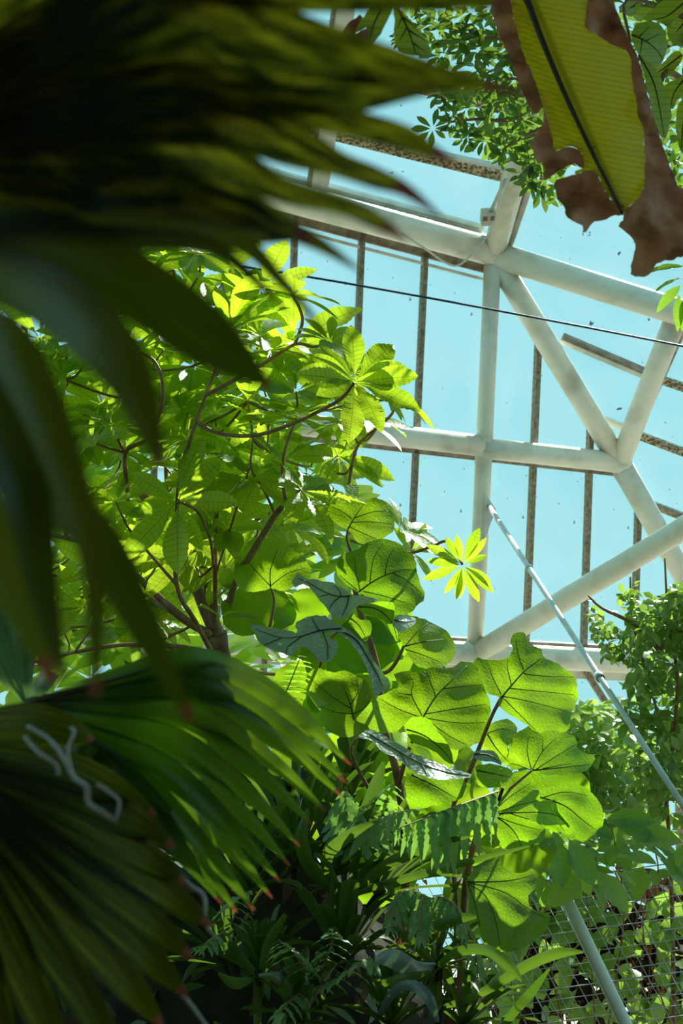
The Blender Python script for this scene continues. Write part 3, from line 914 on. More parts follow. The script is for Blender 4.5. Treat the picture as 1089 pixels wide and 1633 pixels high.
def resample_closed(pts, step):
    dense = catmull(pts, 12, True)
    out = [dense[0]]
    acc = 0
    for i in range(1, len(dense)):
        acc += math.dist(dense[i], dense[i - 1])
        if acc >= step:
            out.append(dense[i]); acc = 0
    if math.dist(out[-1], out[0]) < step * 0.5: out.pop()
    return out


def sheet(name, outline, dfun, mat, parent, step=7.0, rough_edge=0.0, origin=None, uvscale=0.01, seed=0, smooth_outline=True, uvfun=None):
    ol = resample_closed(outline, step) if smooth_outline else list(outline)
    if rough_edge:
        c = (sum(p[0] for p in ol) / len(ol), sum(p[1] for p in ol) / len(ol))
        ol = [(p[0] + (p[0] - c[0]) * rough_edge * noise.noise((p[0] * 0.11, p[1] * 0.11, seed)), p[1] + (p[1] - c[1]) * rough_edge * noise.noise((p[0] * 0.11, p[1] * 0.11, seed))) for p in ol]
    if rough_edge:
        rr = random.Random(seed + 99)
        ol = [(p[0] + rr.uniform(-1.3, 1.3), p[1] + rr.uniform(-1.3, 1.3)) for p in ol]
    n = len(ol)
    pts = [Vector(p) for p in ol]
    xs = [p[0] for p in ol]; ys = [p[1] for p in ol]
    y = min(ys) + step * 0.5
    k = 0
    while y < max(ys):
        x = min(xs) + (step * 0.5 if k % 2 else 0)
        while x < max(xs):
            q = (x, y)
            if inside(q, ol) and min(math.dist(q, o) for o in ol) > step * 0.55:
                pts.append(Vector(q))
            x += step
        y += step * 0.87
        k += 1
    vo, _, fo, *_ = delaunay_2d_cdt(pts, [(i, (i + 1) % n) for i in range(n)], [list(range(n))], 1, 1e-4)
    vs = [at(v.x, v.y, dfun(v.x, v.y)) for v in vo]
    uv = [uvfun(v.x, v.y) if uvfun else (v.x * uvscale, v.y * uvscale) for v in vo]
    return mesh_obj(name, vs, [tuple(reversed(f)) for f in fo], mat, parent, origin if origin is not None else vs[0], uvs=uv)


def big_leaf(parent, outline, base, d0, gx, gy, veins, mat, cup=0.10, wav=0.018, seed=0, ridge=0.008, vscale=1.0, zoom=None, label=None):
    if zoom:
        zx, zy, zs = zoom
        cv = lambda p: (zx + p[0] / zs, zy + p[1] / zs)
        outline = [cv(p) for p in outline]; base = cv(base)
        veins = [[cv(p) for p in v] for v in veins]
    R = max(math.dist(p, base) for p in outline)
    segs = [(v[i], v[i + 1]) for v in veins for i in range(len(v) - 1)]

    def df(x, y):
        r = math.dist((x, y), base) / R
        d = d0 + gx * (x - base[0]) + gy * (y - base[1]) + cup * r * r
        d += wav * noise.noise((x * 0.021, y * 0.021, seed * 3.7)) * (0.3 + r) * 1.6
        if segs:
            m = min(seg_dist((x, y), a, b) for a, b in segs)
            d += ridge * (1 - exp(-(m / 9.0) ** 2)) * -1.0
        return d
    o = sheet('leaf', outline, df, mat, parent, 7.0, 0.05, None, 0.01, seed)
    if label: o['label'] = label
    if veins:
        vs, fs = [], []
        for i, v in enumerate(veins):
            pl_ = catmull(v, 5) if len(v) > 2 else [v[0], ((v[0][0] + v[1][0]) / 2, (v[0][1] + v[1][1]) / 2), v[1]]
            P = [at(x, y, df(x, y) - 0.003) for x, y in pl_]
            r0 = (0.0030 if i == 0 else 0.0019) * vscale
            a, b = tube_geo(P, [r0 + (0.0008 - r0) * k / (len(P) - 1) for k in range(len(P))], 5)
            k0 = len(vs)
            vs += a; fs += [tuple(q + k0 for q in f) for f in b]
        mesh_obj('veins', vs, fs, M['vein'], o, WLOC[o.name])
    return o


ZA, ZB, ZC, ZD = (390, 760, 3.63), (480, 1020, 3.63), (700, 1000, 3.63), (680, 1230, 3.63)
blp_base = at(640, 1480, 5.2)
blp = empty('large_leaved_shrub', blp_base, 'shrub with huge rounded yellow-green backlit leaves in the middle', 'shrub')
B = lambda *a, **k: big_leaf(blp, *a, **k)
# back ones first
B([(0, 400), (60, 350), (150, 355), (260, 400), (330, 460), (382, 520), (385, 575), (350, 600), (280, 640), (200, 665), (150, 645), (60, 665), (-40, 640), (-60, 520)], (150, 640), 5.0, -0.0006, -0.0010,
  [[(150, 640), (150, 540), (190, 420)], [(145, 630), (60, 540), (0, 470)], [(155, 630), (250, 560), (350, 530)]], M['big'], zoom=ZA, seed=1)
B([(490, 160), (560, 160), (630, 140), (600, 100), (575, 60), (620, 42), (668, 62), (650, 100), (690, 150), (750, 120), (800, 140), (850, 200), (868, 280), (850, 330), (780, 370), (700, 395), (640, 370), (600, 310), (540, 280), (480, 200)],
  (600, 300), 4.75, 0.0004, -0.0008, [[(600, 300), (640, 230), (690, 160)], [(615, 265), (730, 262), (850, 275)], [(635, 240), (740, 205), (830, 200)], [(605, 290), (690, 330), (760, 360)], [(620, 245), (560, 200), (500, 175)]], M['big'], zoom=ZA, seed=2)
B([(530, 520), (560, 455), (640, 425), (700, 392), (760, 362), (850, 368), (910, 400), (950, 440), (988, 480), (1000, 580), (1030, 650), (1042, 705), (1000, 750), (960, 790), (880, 800), (800, 760), (720, 705), (660, 672), (590, 625), (540, 575)],
  (660, 668), 4.6, 0.0004, -0.0007, [[(660, 668), (740, 610), (830, 565), (920, 540), (1000, 545)], [(668, 655), (645, 560), (635, 470)], [(725, 612), (745, 480), (800, 390)], [(810, 575), (830, 480), (865, 415)], [(655, 660), (600, 615), (550, 570)], [(685, 665), (800, 690), (960, 740)], [(860, 558), (950, 610), (1025, 680)]], M['big'], zoom=ZA, seed=3)
B([(860, 830), (930, 800), (1010, 820), (1089, 850), (1180, 900), (1220, 1000), (1180, 1080), (1080, 1120), (980, 1080), (930, 1000), (890, 920)], (920, 985), 4.75, 0.0006, -0.0012,
  [[(920, 985), (1020, 960), (1160, 940)], [(930, 980), (1000, 900), (1060, 850)], [(930, 1000), (1050, 1040), (1140, 1080)]], M['big'], zoom=ZA, seed=4)
B([(865, 815), (920, 800), (1000, 825), (960, 870), (900, 900), (868, 870)], (870, 830), 4.55, 0.0008, -0.003, [[(870, 830), (930, 840), (990, 830)]], M['bigtop'], zoom=ZA, seed=5)
B([(600, 805), (630, 780), (660, 825), (720, 830), (737, 880), (700, 955), (650, 900), (600, 850)], (610, 820), 4.7, 0.0, -0.0008, [[(610, 820), (660, 860), (700, 930)]], M['big'], zoom=ZA, seed=6)
B([(650, 755), (720, 725), (850, 725), (872, 780), (865, 850), (890, 920), (882, 965), (820, 850), (760, 812), (690, 795)], (660, 755), 4.5, 0.0006, 0.0012, [[(660, 755), (760, 765), (850, 840), (885, 950)]], M['big'], zoom=ZA, seed=7, cup=0.05)
B([(280, 605), (310, 548), (350, 590), (430, 600), (520, 620), (590, 660), (620, 688), (700, 690), (780, 720), (660, 742), (610, 800), (540, 825), (480, 770), (430, 710), (390, 660), (350, 622), (285, 640)],
  (610, 692), 4.5, -0.0008, -0.0030, [[(610, 692), (520, 690), (430, 650), (340, 600), (300, 590)], [(560, 690), (510, 730), (490, 770)], [(500, 680), (450, 690), (430, 700)], [(560, 685), (540, 650), (520, 630)], [(600, 700), (590, 750), (560, 810)]], M['bigtop'], zoom=ZA, seed=8, cup=0.06)
B([(35, 860), (130, 872), (250, 890), (310, 905), (290, 860), (330, 822), (440, 800), (530, 850), (600, 895), (500, 900), (430, 925), (480, 932), (540, 962), (520, 1040), (470, 1080), (420, 1060), (385, 1010), (330, 985), (270, 1038), (230, 1030), (150, 998), (90, 970), (68, 920)],
  (560, 880), 4.35, -0.0003, -0.0026, [[(560, 880), (440, 890), (320, 925), (200, 930), (60, 880)], [(430, 890), (400, 840), (390, 815)], [(330, 925), (250, 985), (240, 1025)], [(220, 930), (150, 960), (110, 975)], [(450, 890), (480, 980), (480, 1060)]], M['bigtop'], zoom=ZA, seed=9, cup=0.05)
B([(500, 870), (600, 890), (660, 935), (720, 1010), (770, 1100), (840, 1180), (830, 1230), (785, 1250), (752, 1290), (730, 1180), (690, 1080), (640, 990), (580, 930)],
  (520, 880), 4.4, 0.0005, -0.0016, [[(520, 880), (640, 940), (720, 1060), (800, 1210)]], M['bigtop'], zoom=ZA, seed=10, cup=0.03)
B([(30, 220), (60, 180), (110, 165), (170, 190), (260, 180), (330, 215), (390, 260), (405, 330), (430, 345), (390, 390), (300, 462), (280, 425), (180, 432), (100, 390), (60, 340), (35, 280)],
  (305, 460), 4.6, 0.0, -0.0010, [[(305, 460), (280, 360), (240, 260)], [(290, 400), (180, 330), (60, 230)], [(300, 430), (360, 400), (400, 350)], [(285, 380), (330, 300), (320, 230)], [(295, 430), (200, 420), (110, 385)]], M['big'], zoom=ZB, seed=11, wav=0.05)
B([(320, 455), (400, 370), (480, 310), (565, 272), (540, 215), (600, 182), (680, 192), (760, 160), (860, 162), (920, 130), (990, 130), (1040, 170), (1060, 250), (1085, 330), (1092, 450), (1060, 560), (1000, 610), (900, 640), (840, 605), (780, 520), (705, 470), (600, 490), (540, 540), (420, 532), (370, 490)],
  (705, 452), 4.45, 0.0006, -0.0008, [[(705, 452), (780, 330), (890, 220), (960, 150)], [(700, 440), (640, 320), (650, 250), (620, 200)], [(690, 450), (560, 400), (450, 340)], [(722, 430), (900, 400), (1070, 375)], [(725, 455), (900, 482), (1065, 480)], [(780, 330), (740, 220), (735, 180)], [(825, 285), (920, 272), (1045, 262)], [(735, 470), (860, 560), (960, 610)], [(640, 320), (560, 310)]], M['big'], zoom=ZB, seed=12, cup=0.14)
B([(610, 770), (700, 790), (820, 805), (935, 800), (957, 890), (870, 940), (760, 962), (640, 982), (608, 900)], (640, 780), 4.6, 0.0, -0.0012, [[(640, 780), (760, 840), (900, 920)]], M['big'], zoom=ZB, seed=13)
B([(600, 492), (660, 445), (740, 462), (800, 540), (860, 620), (885, 725), (840, 702), (760, 640), (660, 597), (620, 572)], (610, 520), 4.3, 0.0004, 0.001, [[(610, 520), (720, 560), (830, 650), (880, 715)]], M['big'], zoom=ZB, seed=14, cup=0.05)
B([(330, 565), (390, 520), (450, 540), (580, 610), (640, 650), (740, 690), (860, 740), (992, 786), (900, 808), (760, 802), (650, 762), (560, 692), (480, 652), (400, 582)],
  (400, 550), 4.25, -0.0004, -0.0032, [[(400, 550), (540, 630), (700, 720), (860, 770), (970, 785)], [(560, 640), (600, 690), (620, 730)], [(700, 720), (720, 760), (730, 790)], [(620, 680), (640, 660), (650, 658)]], M['bigtop'], zoom=ZB, seed=15, cup=0.03)
B([(600, 600), (660, 605), (740, 640), (760, 690), (720, 690), (650, 640)], (600, 602), 4.4, 0.0, -0.0008, [], M['big'], zoom=ZB, seed=16)
B([(200, 190), (300, 190), (390, 182), (430, 130), (408, 90), (430, 50), (490, 25), (510, 80), (590, 130), (610, 180), (700, 220), (780, 280), (802, 340), (800, 420), (770, 500), (740, 600), (640, 602), (560, 612), (500, 560), (420, 510), (350, 460), (352, 405), (280, 382), (240, 280)],
  (365, 402), 4.5, 0.0008, -0.0005, [[(365, 402), (480, 270), (560, 205), (610, 165)], [(360, 390), (310, 290), (292, 235)], [(418, 335), (395, 230), (400, 190)], [(490, 250), (455, 150), (450, 70)], [(410, 355), (560, 370), (780, 392)], [(375, 402), (520, 430), (750, 490)], [(375, 415), (480, 520), (560, 600)], [(490, 270), (620, 285), (780, 290)]], M['big'], zoom=ZC, seed=17, cup=0.12, wav=0.03)
B([(240, 620), (330, 540), (420, 540), (452, 600), (400, 700), (420, 800), (340, 772), (250, 702)], (280, 620), 4.8, 0.0004, -0.001, [[(280, 620), (330, 700), (410, 790)], [(280, 615), (360, 590), (440, 600)]], M['big'], zoom=ZC, seed=18)
B([(200, 720), (290, 715), (340, 740), (365, 800), (300, 780), (220, 770)], (205, 735), 4.45, 0.0, -0.002, [[(205, 735), (290, 740), (355, 790)]], M['bigtop'], zoom=ZC, seed=27, cup=0.03)
B([(210, 810), (300, 790), (390, 810), (425, 860), (370, 920), (260, 930), (215, 880)], (220, 830), 4.7, 0.0, -0.001, [[(220, 830), (320, 850), (415, 870)]], M['big'], zoom=ZC, seed=28)
B([(500, 10), (560, -5), (640, 10), (740, 92), (830, 65), (920, 90), (985, 160), (1022, 220), (1020, 300), (980, 360), (910, 402), (820, 372), (740, 330), (680, 290), (660, 200), (640, 110), (560, 60), (490, 45)],
  (660, 150), 4.9, 0.0006, -0.0008, [[(660, 150), (800, 200), (900, 280), (980, 340)], [(680, 150), (800, 120), (930, 140)], [(690, 170), (740, 260), (800, 350)]], M['big'], zoom=ZD, seed=20, cup=0.08)
B([(400, 722), (420, 640), (490, 590), (545, 570), (560, 612), (610, 600), (700, 596), (790, 640), (800, 690), (840, 730), (900, 737), (890, 785), (860, 830), (780, 852), (700, 862), (620, 852), (560, 842), (500, 812), (430, 832), (403, 790)],
  (540, 830), 4.8, 0.0004, -0.0006, [[(540, 830), (700, 815), (880, 795)], [(535, 825), (510, 720), (520, 630)], [(540, 825), (600, 720), (680, 640)], [(560, 826), (660, 760), (790, 680)], [(600, 820), (760, 790)], [(530, 828), (460, 800), (410, 790)], [(600, 720), (600, 640)]], M['big'], zoom=ZC, seed=19, cup=0.12)
B([(400, 250), (520, 262), (650, 300), (692, 340), (670, 400), (600, 440), (520, 477), (470, 450), (430, 440), (390, 370), (400, 330)], (400, 260), 4.85, 0.0, -0.001, [[(400, 260), (500, 340), (560, 450)], [(410, 265), (540, 310), (660, 340)]], M['big'], zoom=ZD, seed=22)
B([(372, 250), (380, 160), (410, 82), (480, 40), (600, 45), (652, 110), (640, 172), (740, 165), (765, 205), (800, 230), (842, 275), (820, 302), (700, 312), (600, 282), (480, 258)],
  (372, 247), 4.75, 0.0008, -0.0006, [[(372, 247), (520, 240), (680, 240), (830, 280)], [(380, 240), (480, 150), (600, 70)], [(385, 245), (520, 200), (640, 170)], [(376, 235), (400, 150), (450, 60)], [(480, 243), (600, 280)]], M['big'], zoom=ZD, seed=21, cup=0.10)
B([(228, 662), (260, 582), (360, 532), (420, 502), (450, 560), (540, 590), (620, 562), (637, 660), (590, 722), (610, 790), (712, 830), (700, 900), (640, 972), (540, 1032), (430, 1042), (330, 992), (300, 900), (250, 800)],
  (235, 640), 4.4, 0.0008, -0.001, [[(235, 640), (370, 640), (500, 630), (620, 600)], [(240, 650), (340, 720), (400, 860), (430, 1030)], [(250, 645), (450, 700), (580, 790), (690, 850)], [(240, 655), (280, 760), (310, 900)]], M['big'], zoom=ZD, seed=23, cup=0.10)
B([(240, 330), (300, 270), (370, 300), (410, 380), (420, 440), (330, 430), (260, 400)], (330, 280), 4.6, 0.0, -0.001, [[(330, 280), (350, 360), (400, 430)]], M['big'], zoom=ZD, seed=24)
B([(190, 480), (240, 410), (320, 440), (350, 500), (300, 540), (220, 540)], (220, 470), 4.75, 0.0, -0.001, [[(220, 470), (280, 490), (340, 510)]], M['big'], zoom=ZD, seed=25)
# further leaves behind the traced ones
round_geo = blade_geo(lambda t: max(0.004, 0.52 * sqrt(max(0.0, 1 - (2 * t - 1) ** 2)) * (1 - 0.12 * t)), 16, 6, 0.0, 0.25, 0.12, 0.0, 0.03, 0)
rmesh = [mk_leaf_mesh('round_leaf', round_geo, M['big'])]
rl = []
fr_ = random.Random(77)
for x, y in samples([(440, 950), (590, 965), (665, 1015), (690, 1090), (690, 1180), (725, 1290), (750, 1350), (740, 1420), (660, 1370), (560, 1300), (520, 1230), (470, 1100)], 40, 4000, 51) + [(880, 1235), (850, 1330)]:
    d = fr_.uniform(5.0, 5.5)
    s_ = fr_.uniform(80, 125) / FPX * d
    rl.append((at(x, y - 20, d), frame(Vector((fr_.uniform(-0.8, 0.8), -0.3, fr_.uniform(-1, -0.1))), Vector((fr_.uniform(-0.4, 0.4), -1, fr_.uniform(0.1, 0.9)))), (s_, s_, s_)))
scatter(blp, 'leaf', rmesh, rl, 300, round_geo)
# stems and petioles
ST = [([(640, 1480, 5.2), (648, 1380, 5.0), (636, 1250, 4.85), (610, 1150, 4.8), (600, 1060, 4.8), (570, 960, 4.8), (560, 880, 4.85)], 0.018, 0.009),
      ([(735, 1600, 4.9), (738, 1470, 4.75), (745, 1400, 4.65), (760, 1330, 4.6), (775, 1300, 4.75)], 0.016, 0.007),
      ([(728, 1500, 4.8), (726, 1420, 4.7), (720, 1300, 4.8), (745, 1240, 4.7), (765, 1190, 4.6), (785, 1140, 4.55), (801, 1110, 4.5)], 0.009, 0.006),
      ([(570, 960, 4.8), (585, 940, 4.7), (575, 946, 4.62)], 0.005, 0.003),
      ([(600, 1075, 4.8), (620, 1070, 4.75), (635, 1050, 4.72), (644, 1030, 4.72)], 0.0075, 0.005),
      ([(636, 1250, 4.85), (650, 1200, 4.7), (672, 1150, 4.5)], 0.009, 0.005), ([(600, 1120, 4.8), (570, 1140, 4.7), (564, 1147, 4.6)], 0.007, 0.004),
      ([(560, 880, 4.85), (553, 860, 4.8), (555, 843, 4.75)], 0.005, 0.003), ([(430, 1000, 5.0), (437, 960, 5.0), (432, 937, 5.0)], 0.006, 0.004),
      ([(500, 1100, 4.9), (520, 1030, 4.7), (540, 1005, 4.4)], 0.007, 0.004), ([(600, 1280, 4.85), (560, 1200, 4.6), (580, 1170, 4.3)], 0.007, 0.004),
      ([(775, 1300, 4.75), (800, 1270, 4.8), (848, 1229, 4.8)], 0.007, 0.004), ([(745, 1410, 4.65), (742, 1405, 4.5)], 0.006, 0.004)]
for pts, a, b in ST:
    tube('stem', px(pts), a, b, M['palestem'], blp, sides=8, wob=0.2)

# ------------------------------------------------------------------ fan palms


def lobe(parent, pts, ws, mat, fold=0.35, tip=0.0, name='leaflet', cols=4, tipmat=None, n=5, taper_tip=True, ribs=0):
    """pts (pixel x, y, depth) along the leaflet; ws half width in pixels"""
    cen = catmull([(p[0], p[1], p[2], w) for p, w in zip(pts, ws)], n)
    vs, fs, uv, fm = [], [], [], []
    N = len(cen)
    L = [0]
    for i in range(1, N):
        L.append(L[-1] + math.dist(cen[i][:2], cen[i - 1][:2]))
    for i, (x, y, d, w) in enumerate(cen):
        a = cen[max(i - 1, 0)]; b = cen[min(i + 1, N - 1)]
        tx, ty = b[0] - a[0], b[1] - a[1]
        l = math.hypot(tx, ty) or 1
        nx, ny = -ty / l, tx / l
        for j in range(cols + 1):
            u = -1 + 2 * j / cols
            off = fold * (abs(u) - 0.5) * max(w, 0.3) / FPX * d
            if ribs: off += ribs * (1 if j % 2 else -1) * max(w, 0.3) / FPX * d
            vs.append(at(x + nx * u * max(w, 0.3), y + ny * u * max(w, 0.3), d + off))
            uv.append((u * 0.5, L[i] / 300.0))
    for i in range(N - 1):
        for j in range(cols):
            k = i * (cols + 1) + j
            fs.append((k, k + 1, k + cols + 2, k + cols + 1))
            fm.append(1 if tip and L[i] / L[-1] > 1 - tip else 0)
    return mesh_obj(name, vs, fs, mat, parent, vs[0], uvs=uv, mats=[mat, tipmat or M['drytip']], fmat=fm)


fp = empty('near_fan_palm', (-1.05, 0.95, 0), 'large dark out-of-focus fan palm filling the upper left foreground', 'palm')
tube('trunk', [Vector((-1.05, 0.95, 0)), Vector((-1.03, 0.96, 0.8)), Vector((-0.98, 0.98, 1.4))], 0.07, 0.06, M['bark'], fp, sides=12)
hub = (-260, 215, 0.98)
fr = tube('frond_stalk', [Vector((-1.0, 0.97, 1.35)), Vector((-0.75, 0.98, 1.9)), at(*hub)], 0.014, 0.011, M['palestem'], fp, sides=8)
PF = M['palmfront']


def fan1(tipx, tipy, td, wmax, mid, tip=0.05, wtip=2, d_mid=0.92, full=0.62, late=0.86):
    hx, hy, hd = hub
    mx, my = mid
    pts = [(hx, hy, hd), ((hx + mx) / 2, (hy + my) / 2 + 4, (hd + d_mid) / 2), (mx, my, d_mid),
           (mx + (tipx - mx) * 0.55, my + (tipy - my) * 0.52, (d_mid + td) / 2), (tipx, tipy, td)]
    return lobe(fr, pts, [6, wmax * 0.62, wmax, wmax * full, wtip], PF, tip=tip)


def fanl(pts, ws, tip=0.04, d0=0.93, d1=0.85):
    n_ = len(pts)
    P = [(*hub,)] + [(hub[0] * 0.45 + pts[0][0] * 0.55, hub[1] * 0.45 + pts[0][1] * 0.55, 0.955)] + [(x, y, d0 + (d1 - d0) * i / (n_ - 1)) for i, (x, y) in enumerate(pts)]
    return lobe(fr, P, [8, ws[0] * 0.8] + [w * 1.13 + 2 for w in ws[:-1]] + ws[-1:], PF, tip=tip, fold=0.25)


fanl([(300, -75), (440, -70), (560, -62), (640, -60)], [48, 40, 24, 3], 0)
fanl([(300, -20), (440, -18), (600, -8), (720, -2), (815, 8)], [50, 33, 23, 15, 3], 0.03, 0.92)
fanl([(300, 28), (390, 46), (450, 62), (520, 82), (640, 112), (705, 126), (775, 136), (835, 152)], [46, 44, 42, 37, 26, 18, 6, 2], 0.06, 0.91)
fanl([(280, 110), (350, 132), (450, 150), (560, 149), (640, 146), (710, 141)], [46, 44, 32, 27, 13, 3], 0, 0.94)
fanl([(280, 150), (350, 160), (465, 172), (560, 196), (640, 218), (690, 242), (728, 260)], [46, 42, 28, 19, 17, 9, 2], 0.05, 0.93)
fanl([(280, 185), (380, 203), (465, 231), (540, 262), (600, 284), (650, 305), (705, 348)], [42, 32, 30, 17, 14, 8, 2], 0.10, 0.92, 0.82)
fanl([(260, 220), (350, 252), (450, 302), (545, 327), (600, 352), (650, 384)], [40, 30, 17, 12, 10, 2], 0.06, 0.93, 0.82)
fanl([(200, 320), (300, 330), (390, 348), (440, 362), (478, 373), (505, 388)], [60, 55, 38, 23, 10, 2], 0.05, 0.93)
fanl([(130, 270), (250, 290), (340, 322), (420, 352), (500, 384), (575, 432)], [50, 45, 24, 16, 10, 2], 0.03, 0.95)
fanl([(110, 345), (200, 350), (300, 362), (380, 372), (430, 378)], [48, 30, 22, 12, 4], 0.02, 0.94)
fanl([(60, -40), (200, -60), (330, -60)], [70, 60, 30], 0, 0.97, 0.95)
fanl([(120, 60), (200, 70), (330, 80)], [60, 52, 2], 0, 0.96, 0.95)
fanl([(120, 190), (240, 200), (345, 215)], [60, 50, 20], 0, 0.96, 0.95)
# drooping second frond
fr2 = tube('frond_stalk', [Vector((-1.0, 0.96, 1.35)), Vector((-0.8, 0.9, 1.8)), at(-240, 420, 0.9)], 0.014, 0.011, M['palestem'], fp, sides=8)


def droop(pts, ws, tip=0.04):
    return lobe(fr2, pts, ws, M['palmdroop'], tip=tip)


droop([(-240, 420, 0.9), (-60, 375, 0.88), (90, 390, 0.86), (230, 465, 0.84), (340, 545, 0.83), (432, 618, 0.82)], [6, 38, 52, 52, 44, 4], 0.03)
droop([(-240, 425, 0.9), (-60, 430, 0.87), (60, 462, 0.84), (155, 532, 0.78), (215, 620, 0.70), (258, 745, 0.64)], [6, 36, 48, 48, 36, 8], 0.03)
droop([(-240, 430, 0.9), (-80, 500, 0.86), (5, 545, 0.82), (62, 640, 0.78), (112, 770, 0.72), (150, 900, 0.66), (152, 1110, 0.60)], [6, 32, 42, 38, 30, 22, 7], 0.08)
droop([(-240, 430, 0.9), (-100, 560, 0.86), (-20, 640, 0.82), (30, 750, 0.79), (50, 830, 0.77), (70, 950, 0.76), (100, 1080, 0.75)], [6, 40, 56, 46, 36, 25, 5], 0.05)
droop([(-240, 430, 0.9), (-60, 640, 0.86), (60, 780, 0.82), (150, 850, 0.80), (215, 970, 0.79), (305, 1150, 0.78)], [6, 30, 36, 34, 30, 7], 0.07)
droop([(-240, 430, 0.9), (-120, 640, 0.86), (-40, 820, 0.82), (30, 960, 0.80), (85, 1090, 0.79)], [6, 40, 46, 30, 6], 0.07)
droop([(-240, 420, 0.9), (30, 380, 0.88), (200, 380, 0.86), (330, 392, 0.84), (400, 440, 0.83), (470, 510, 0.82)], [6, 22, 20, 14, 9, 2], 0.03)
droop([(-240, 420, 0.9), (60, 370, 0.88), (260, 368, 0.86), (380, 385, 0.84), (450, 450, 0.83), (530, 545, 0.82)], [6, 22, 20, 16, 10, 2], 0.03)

fp2 = empty('pleated_fan_palm', (-1.2, 2.2, 0), 'fan palm with pleated dark green fronds and red-brown tips at lower left', 'palm')
tube('trunk', [Vector((-1.2, 2.2, 0)), Vector((-1.15, 2.2, 0.5)), Vector((-1.05, 2.15, 0.9))], 0.06, 0.05, M['bark'], fp2, sides=12)
h2 = (42, 1122, 2.2)
f2 = tube('frond_stalk', [Vector((-1.05, 2.15, 0.85)), at(-120, 1330, 2.3), at(10, 1170, 2.25), at(*h2)], 0.014, 0.009, M['palestem'], fp2, sides=8)
TIPS2 = [(540, 1196), (560, 1220), (552, 1248), (545, 1270), (520, 1295), (500, 1318), (478, 1350), (462, 1380), (448, 1408), (434, 1432), (405, 1452), (378, 1455), (352, 1440), (330, 1400), (312, 1350), (290, 1335), (262, 1330), (236, 1305), (205, 1270)]
for i, (tx, ty) in enumerate(TIPS2):
    hx, hy, hd = h2
    f_ = i / (len(TIPS2) - 1)
    g_ = 1 - f_
    dx, dy = tx - hx, ty - hy
    bow = -125 * g_ ** 1.3
    p1 = (hx + dx * 0.25, hy + dy * 0.25 + bow * 0.42)
    p2 = (hx + dx * 0.55, hy + dy * 0.55 + bow * 0.86)
    p3 = (hx + dx * 0.82, hy + dy * 0.82 + bow * 0.55)
    td = 2.2 - 0.22 * sin(f_ * pi) + 0.12 * g_
    wm = 24
    dz = 0.012 * (i % 2)
    lobe(f2, [(hx, hy, hd), (*p1, 2.16 + dz), (*p2, 2.08 + 0.08 * g_ + dz), (*p3, td + dz), (tx, ty, td + 0.03)], [3, wm * 0.62, wm * 0.98, wm * 0.56, 1.2], M['palm'], tip=0.06, fold=0.5, ribs=0.06)
# upper faces of the folded leaflets at the hub, paler to paint the light on them
for a, b in (((-20, 985), 17), ((12, 1005), 17), ((40, 1045), 16), ((72, 1085), 15), ((-60, 1000), 18)):
    lobe(f2, [(h2[0], h2[1], 2.19), ((h2[0] + a[0]) / 2, (h2[1] + a[1]) / 2, 2.15), (a[0], a[1], 2.1), (a[0] * 1.4 - h2[0] * 0.4, a[1] * 1.4 - h2[1] * 0.4, 2.0)], [3, b * 0.7, b, b * 0.9], M['palmlit'], fold=0.6)
tube('rib', px([(12, 1172, 2.19), (44, 1122, 2.17), (90, 1108, 2.15), (180, 1085, 2.13), (250, 1062, 2.12)]), 0.008, 0.002, M['vein'], f2, sides=6)

h3 = (-120, 1210, 1.75)
f3 = tube('frond_stalk', [Vector((-1.05, 2.15, 0.85)), at(-260, 1330, 1.85), at(*h3)], 0.014, 0.009, M['palestem'], fp2, sides=8)
TIPS3 = [(150, 1180), (250, 1302), (280, 1352), (300, 1412), (338, 1478), (308, 1530), (300, 1590), (262, 1640), (200, 1700), (120, 1740), (30, 1760), (-60, 1760)]
for i, (tx, ty) in enumerate(TIPS3):
    hx, hy, hd = h3
    f_ = i / (len(TIPS3) - 1)
    dx, dy = tx - hx, ty - hy
    bow = -70 * (1 - f_)
    d2 = 1.62 - 0.12 * sin(f_ * pi)
    wm = 36
    lobe(f3, [(hx, hy, hd), (hx + dx * 0.3, hy + dy * 0.3 + bow * 0.5, 1.7), (hx + dx * 0.62, hy + dy * 0.62 + bow * 0.5, 1.63), (hx + dx * 0.87, hy + dy * 0.87 + bow * 0.22, d2), (tx, ty, d2 + 0.02)],
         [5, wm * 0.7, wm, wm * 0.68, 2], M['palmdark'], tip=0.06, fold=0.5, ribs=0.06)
tube('dry_fibre', px([(45, 1158, 1.62), (80, 1180, 1.6), (105, 1215, 1.58), (118, 1240, 1.58), (138, 1255, 1.58), (142, 1280, 1.58), (165, 1295, 1.57), (186, 1310, 1.57)]), 0.0030, 0.0026, M['dryfibre'], fp2, sides=6, wob=0.5)
tube('dry_fibre', px([(112, 1225, 1.57), (108, 1195, 1.57), (118, 1168, 1.57), (112, 1160, 1.57)]), 0.0026, 0.0024, M['dryfibre'], fp2, sides=6, wob=0.5)
tube('dry_fibre', px([(154, 1250, 1.57), (172, 1262, 1.57), (190, 1278, 1.57), (186, 1305, 1.57)]), 0.0022, 0.0022, M['dryfibre'], fp2, sides=6, wob=0.5)
tube('dry_fibre', px([(40, 1175, 1.6), (62, 1200, 1.58), (88, 1218, 1.58), (94, 1235, 1.58)]), 0.003, 0.0025, M['dryfibre'], fp2, sides=6, wob=0.5)
tube('dry_fibre', px([(262, 1372, 1.6), (300, 1410, 1.6), (325, 1430, 1.6), (328, 1475, 1.6), (350, 1500, 1.6)]), 0.0028, 0.002, M['dryfibre'], fp2, sides=6, wob=0.5)
tube('dry_fibre', px([(290, 1585, 1.6), (310, 1610, 1.6), (332, 1640, 1.6)]), 0.0028, 0.002, M['dryfibre'], fp2, sides=6, wob=0.5)

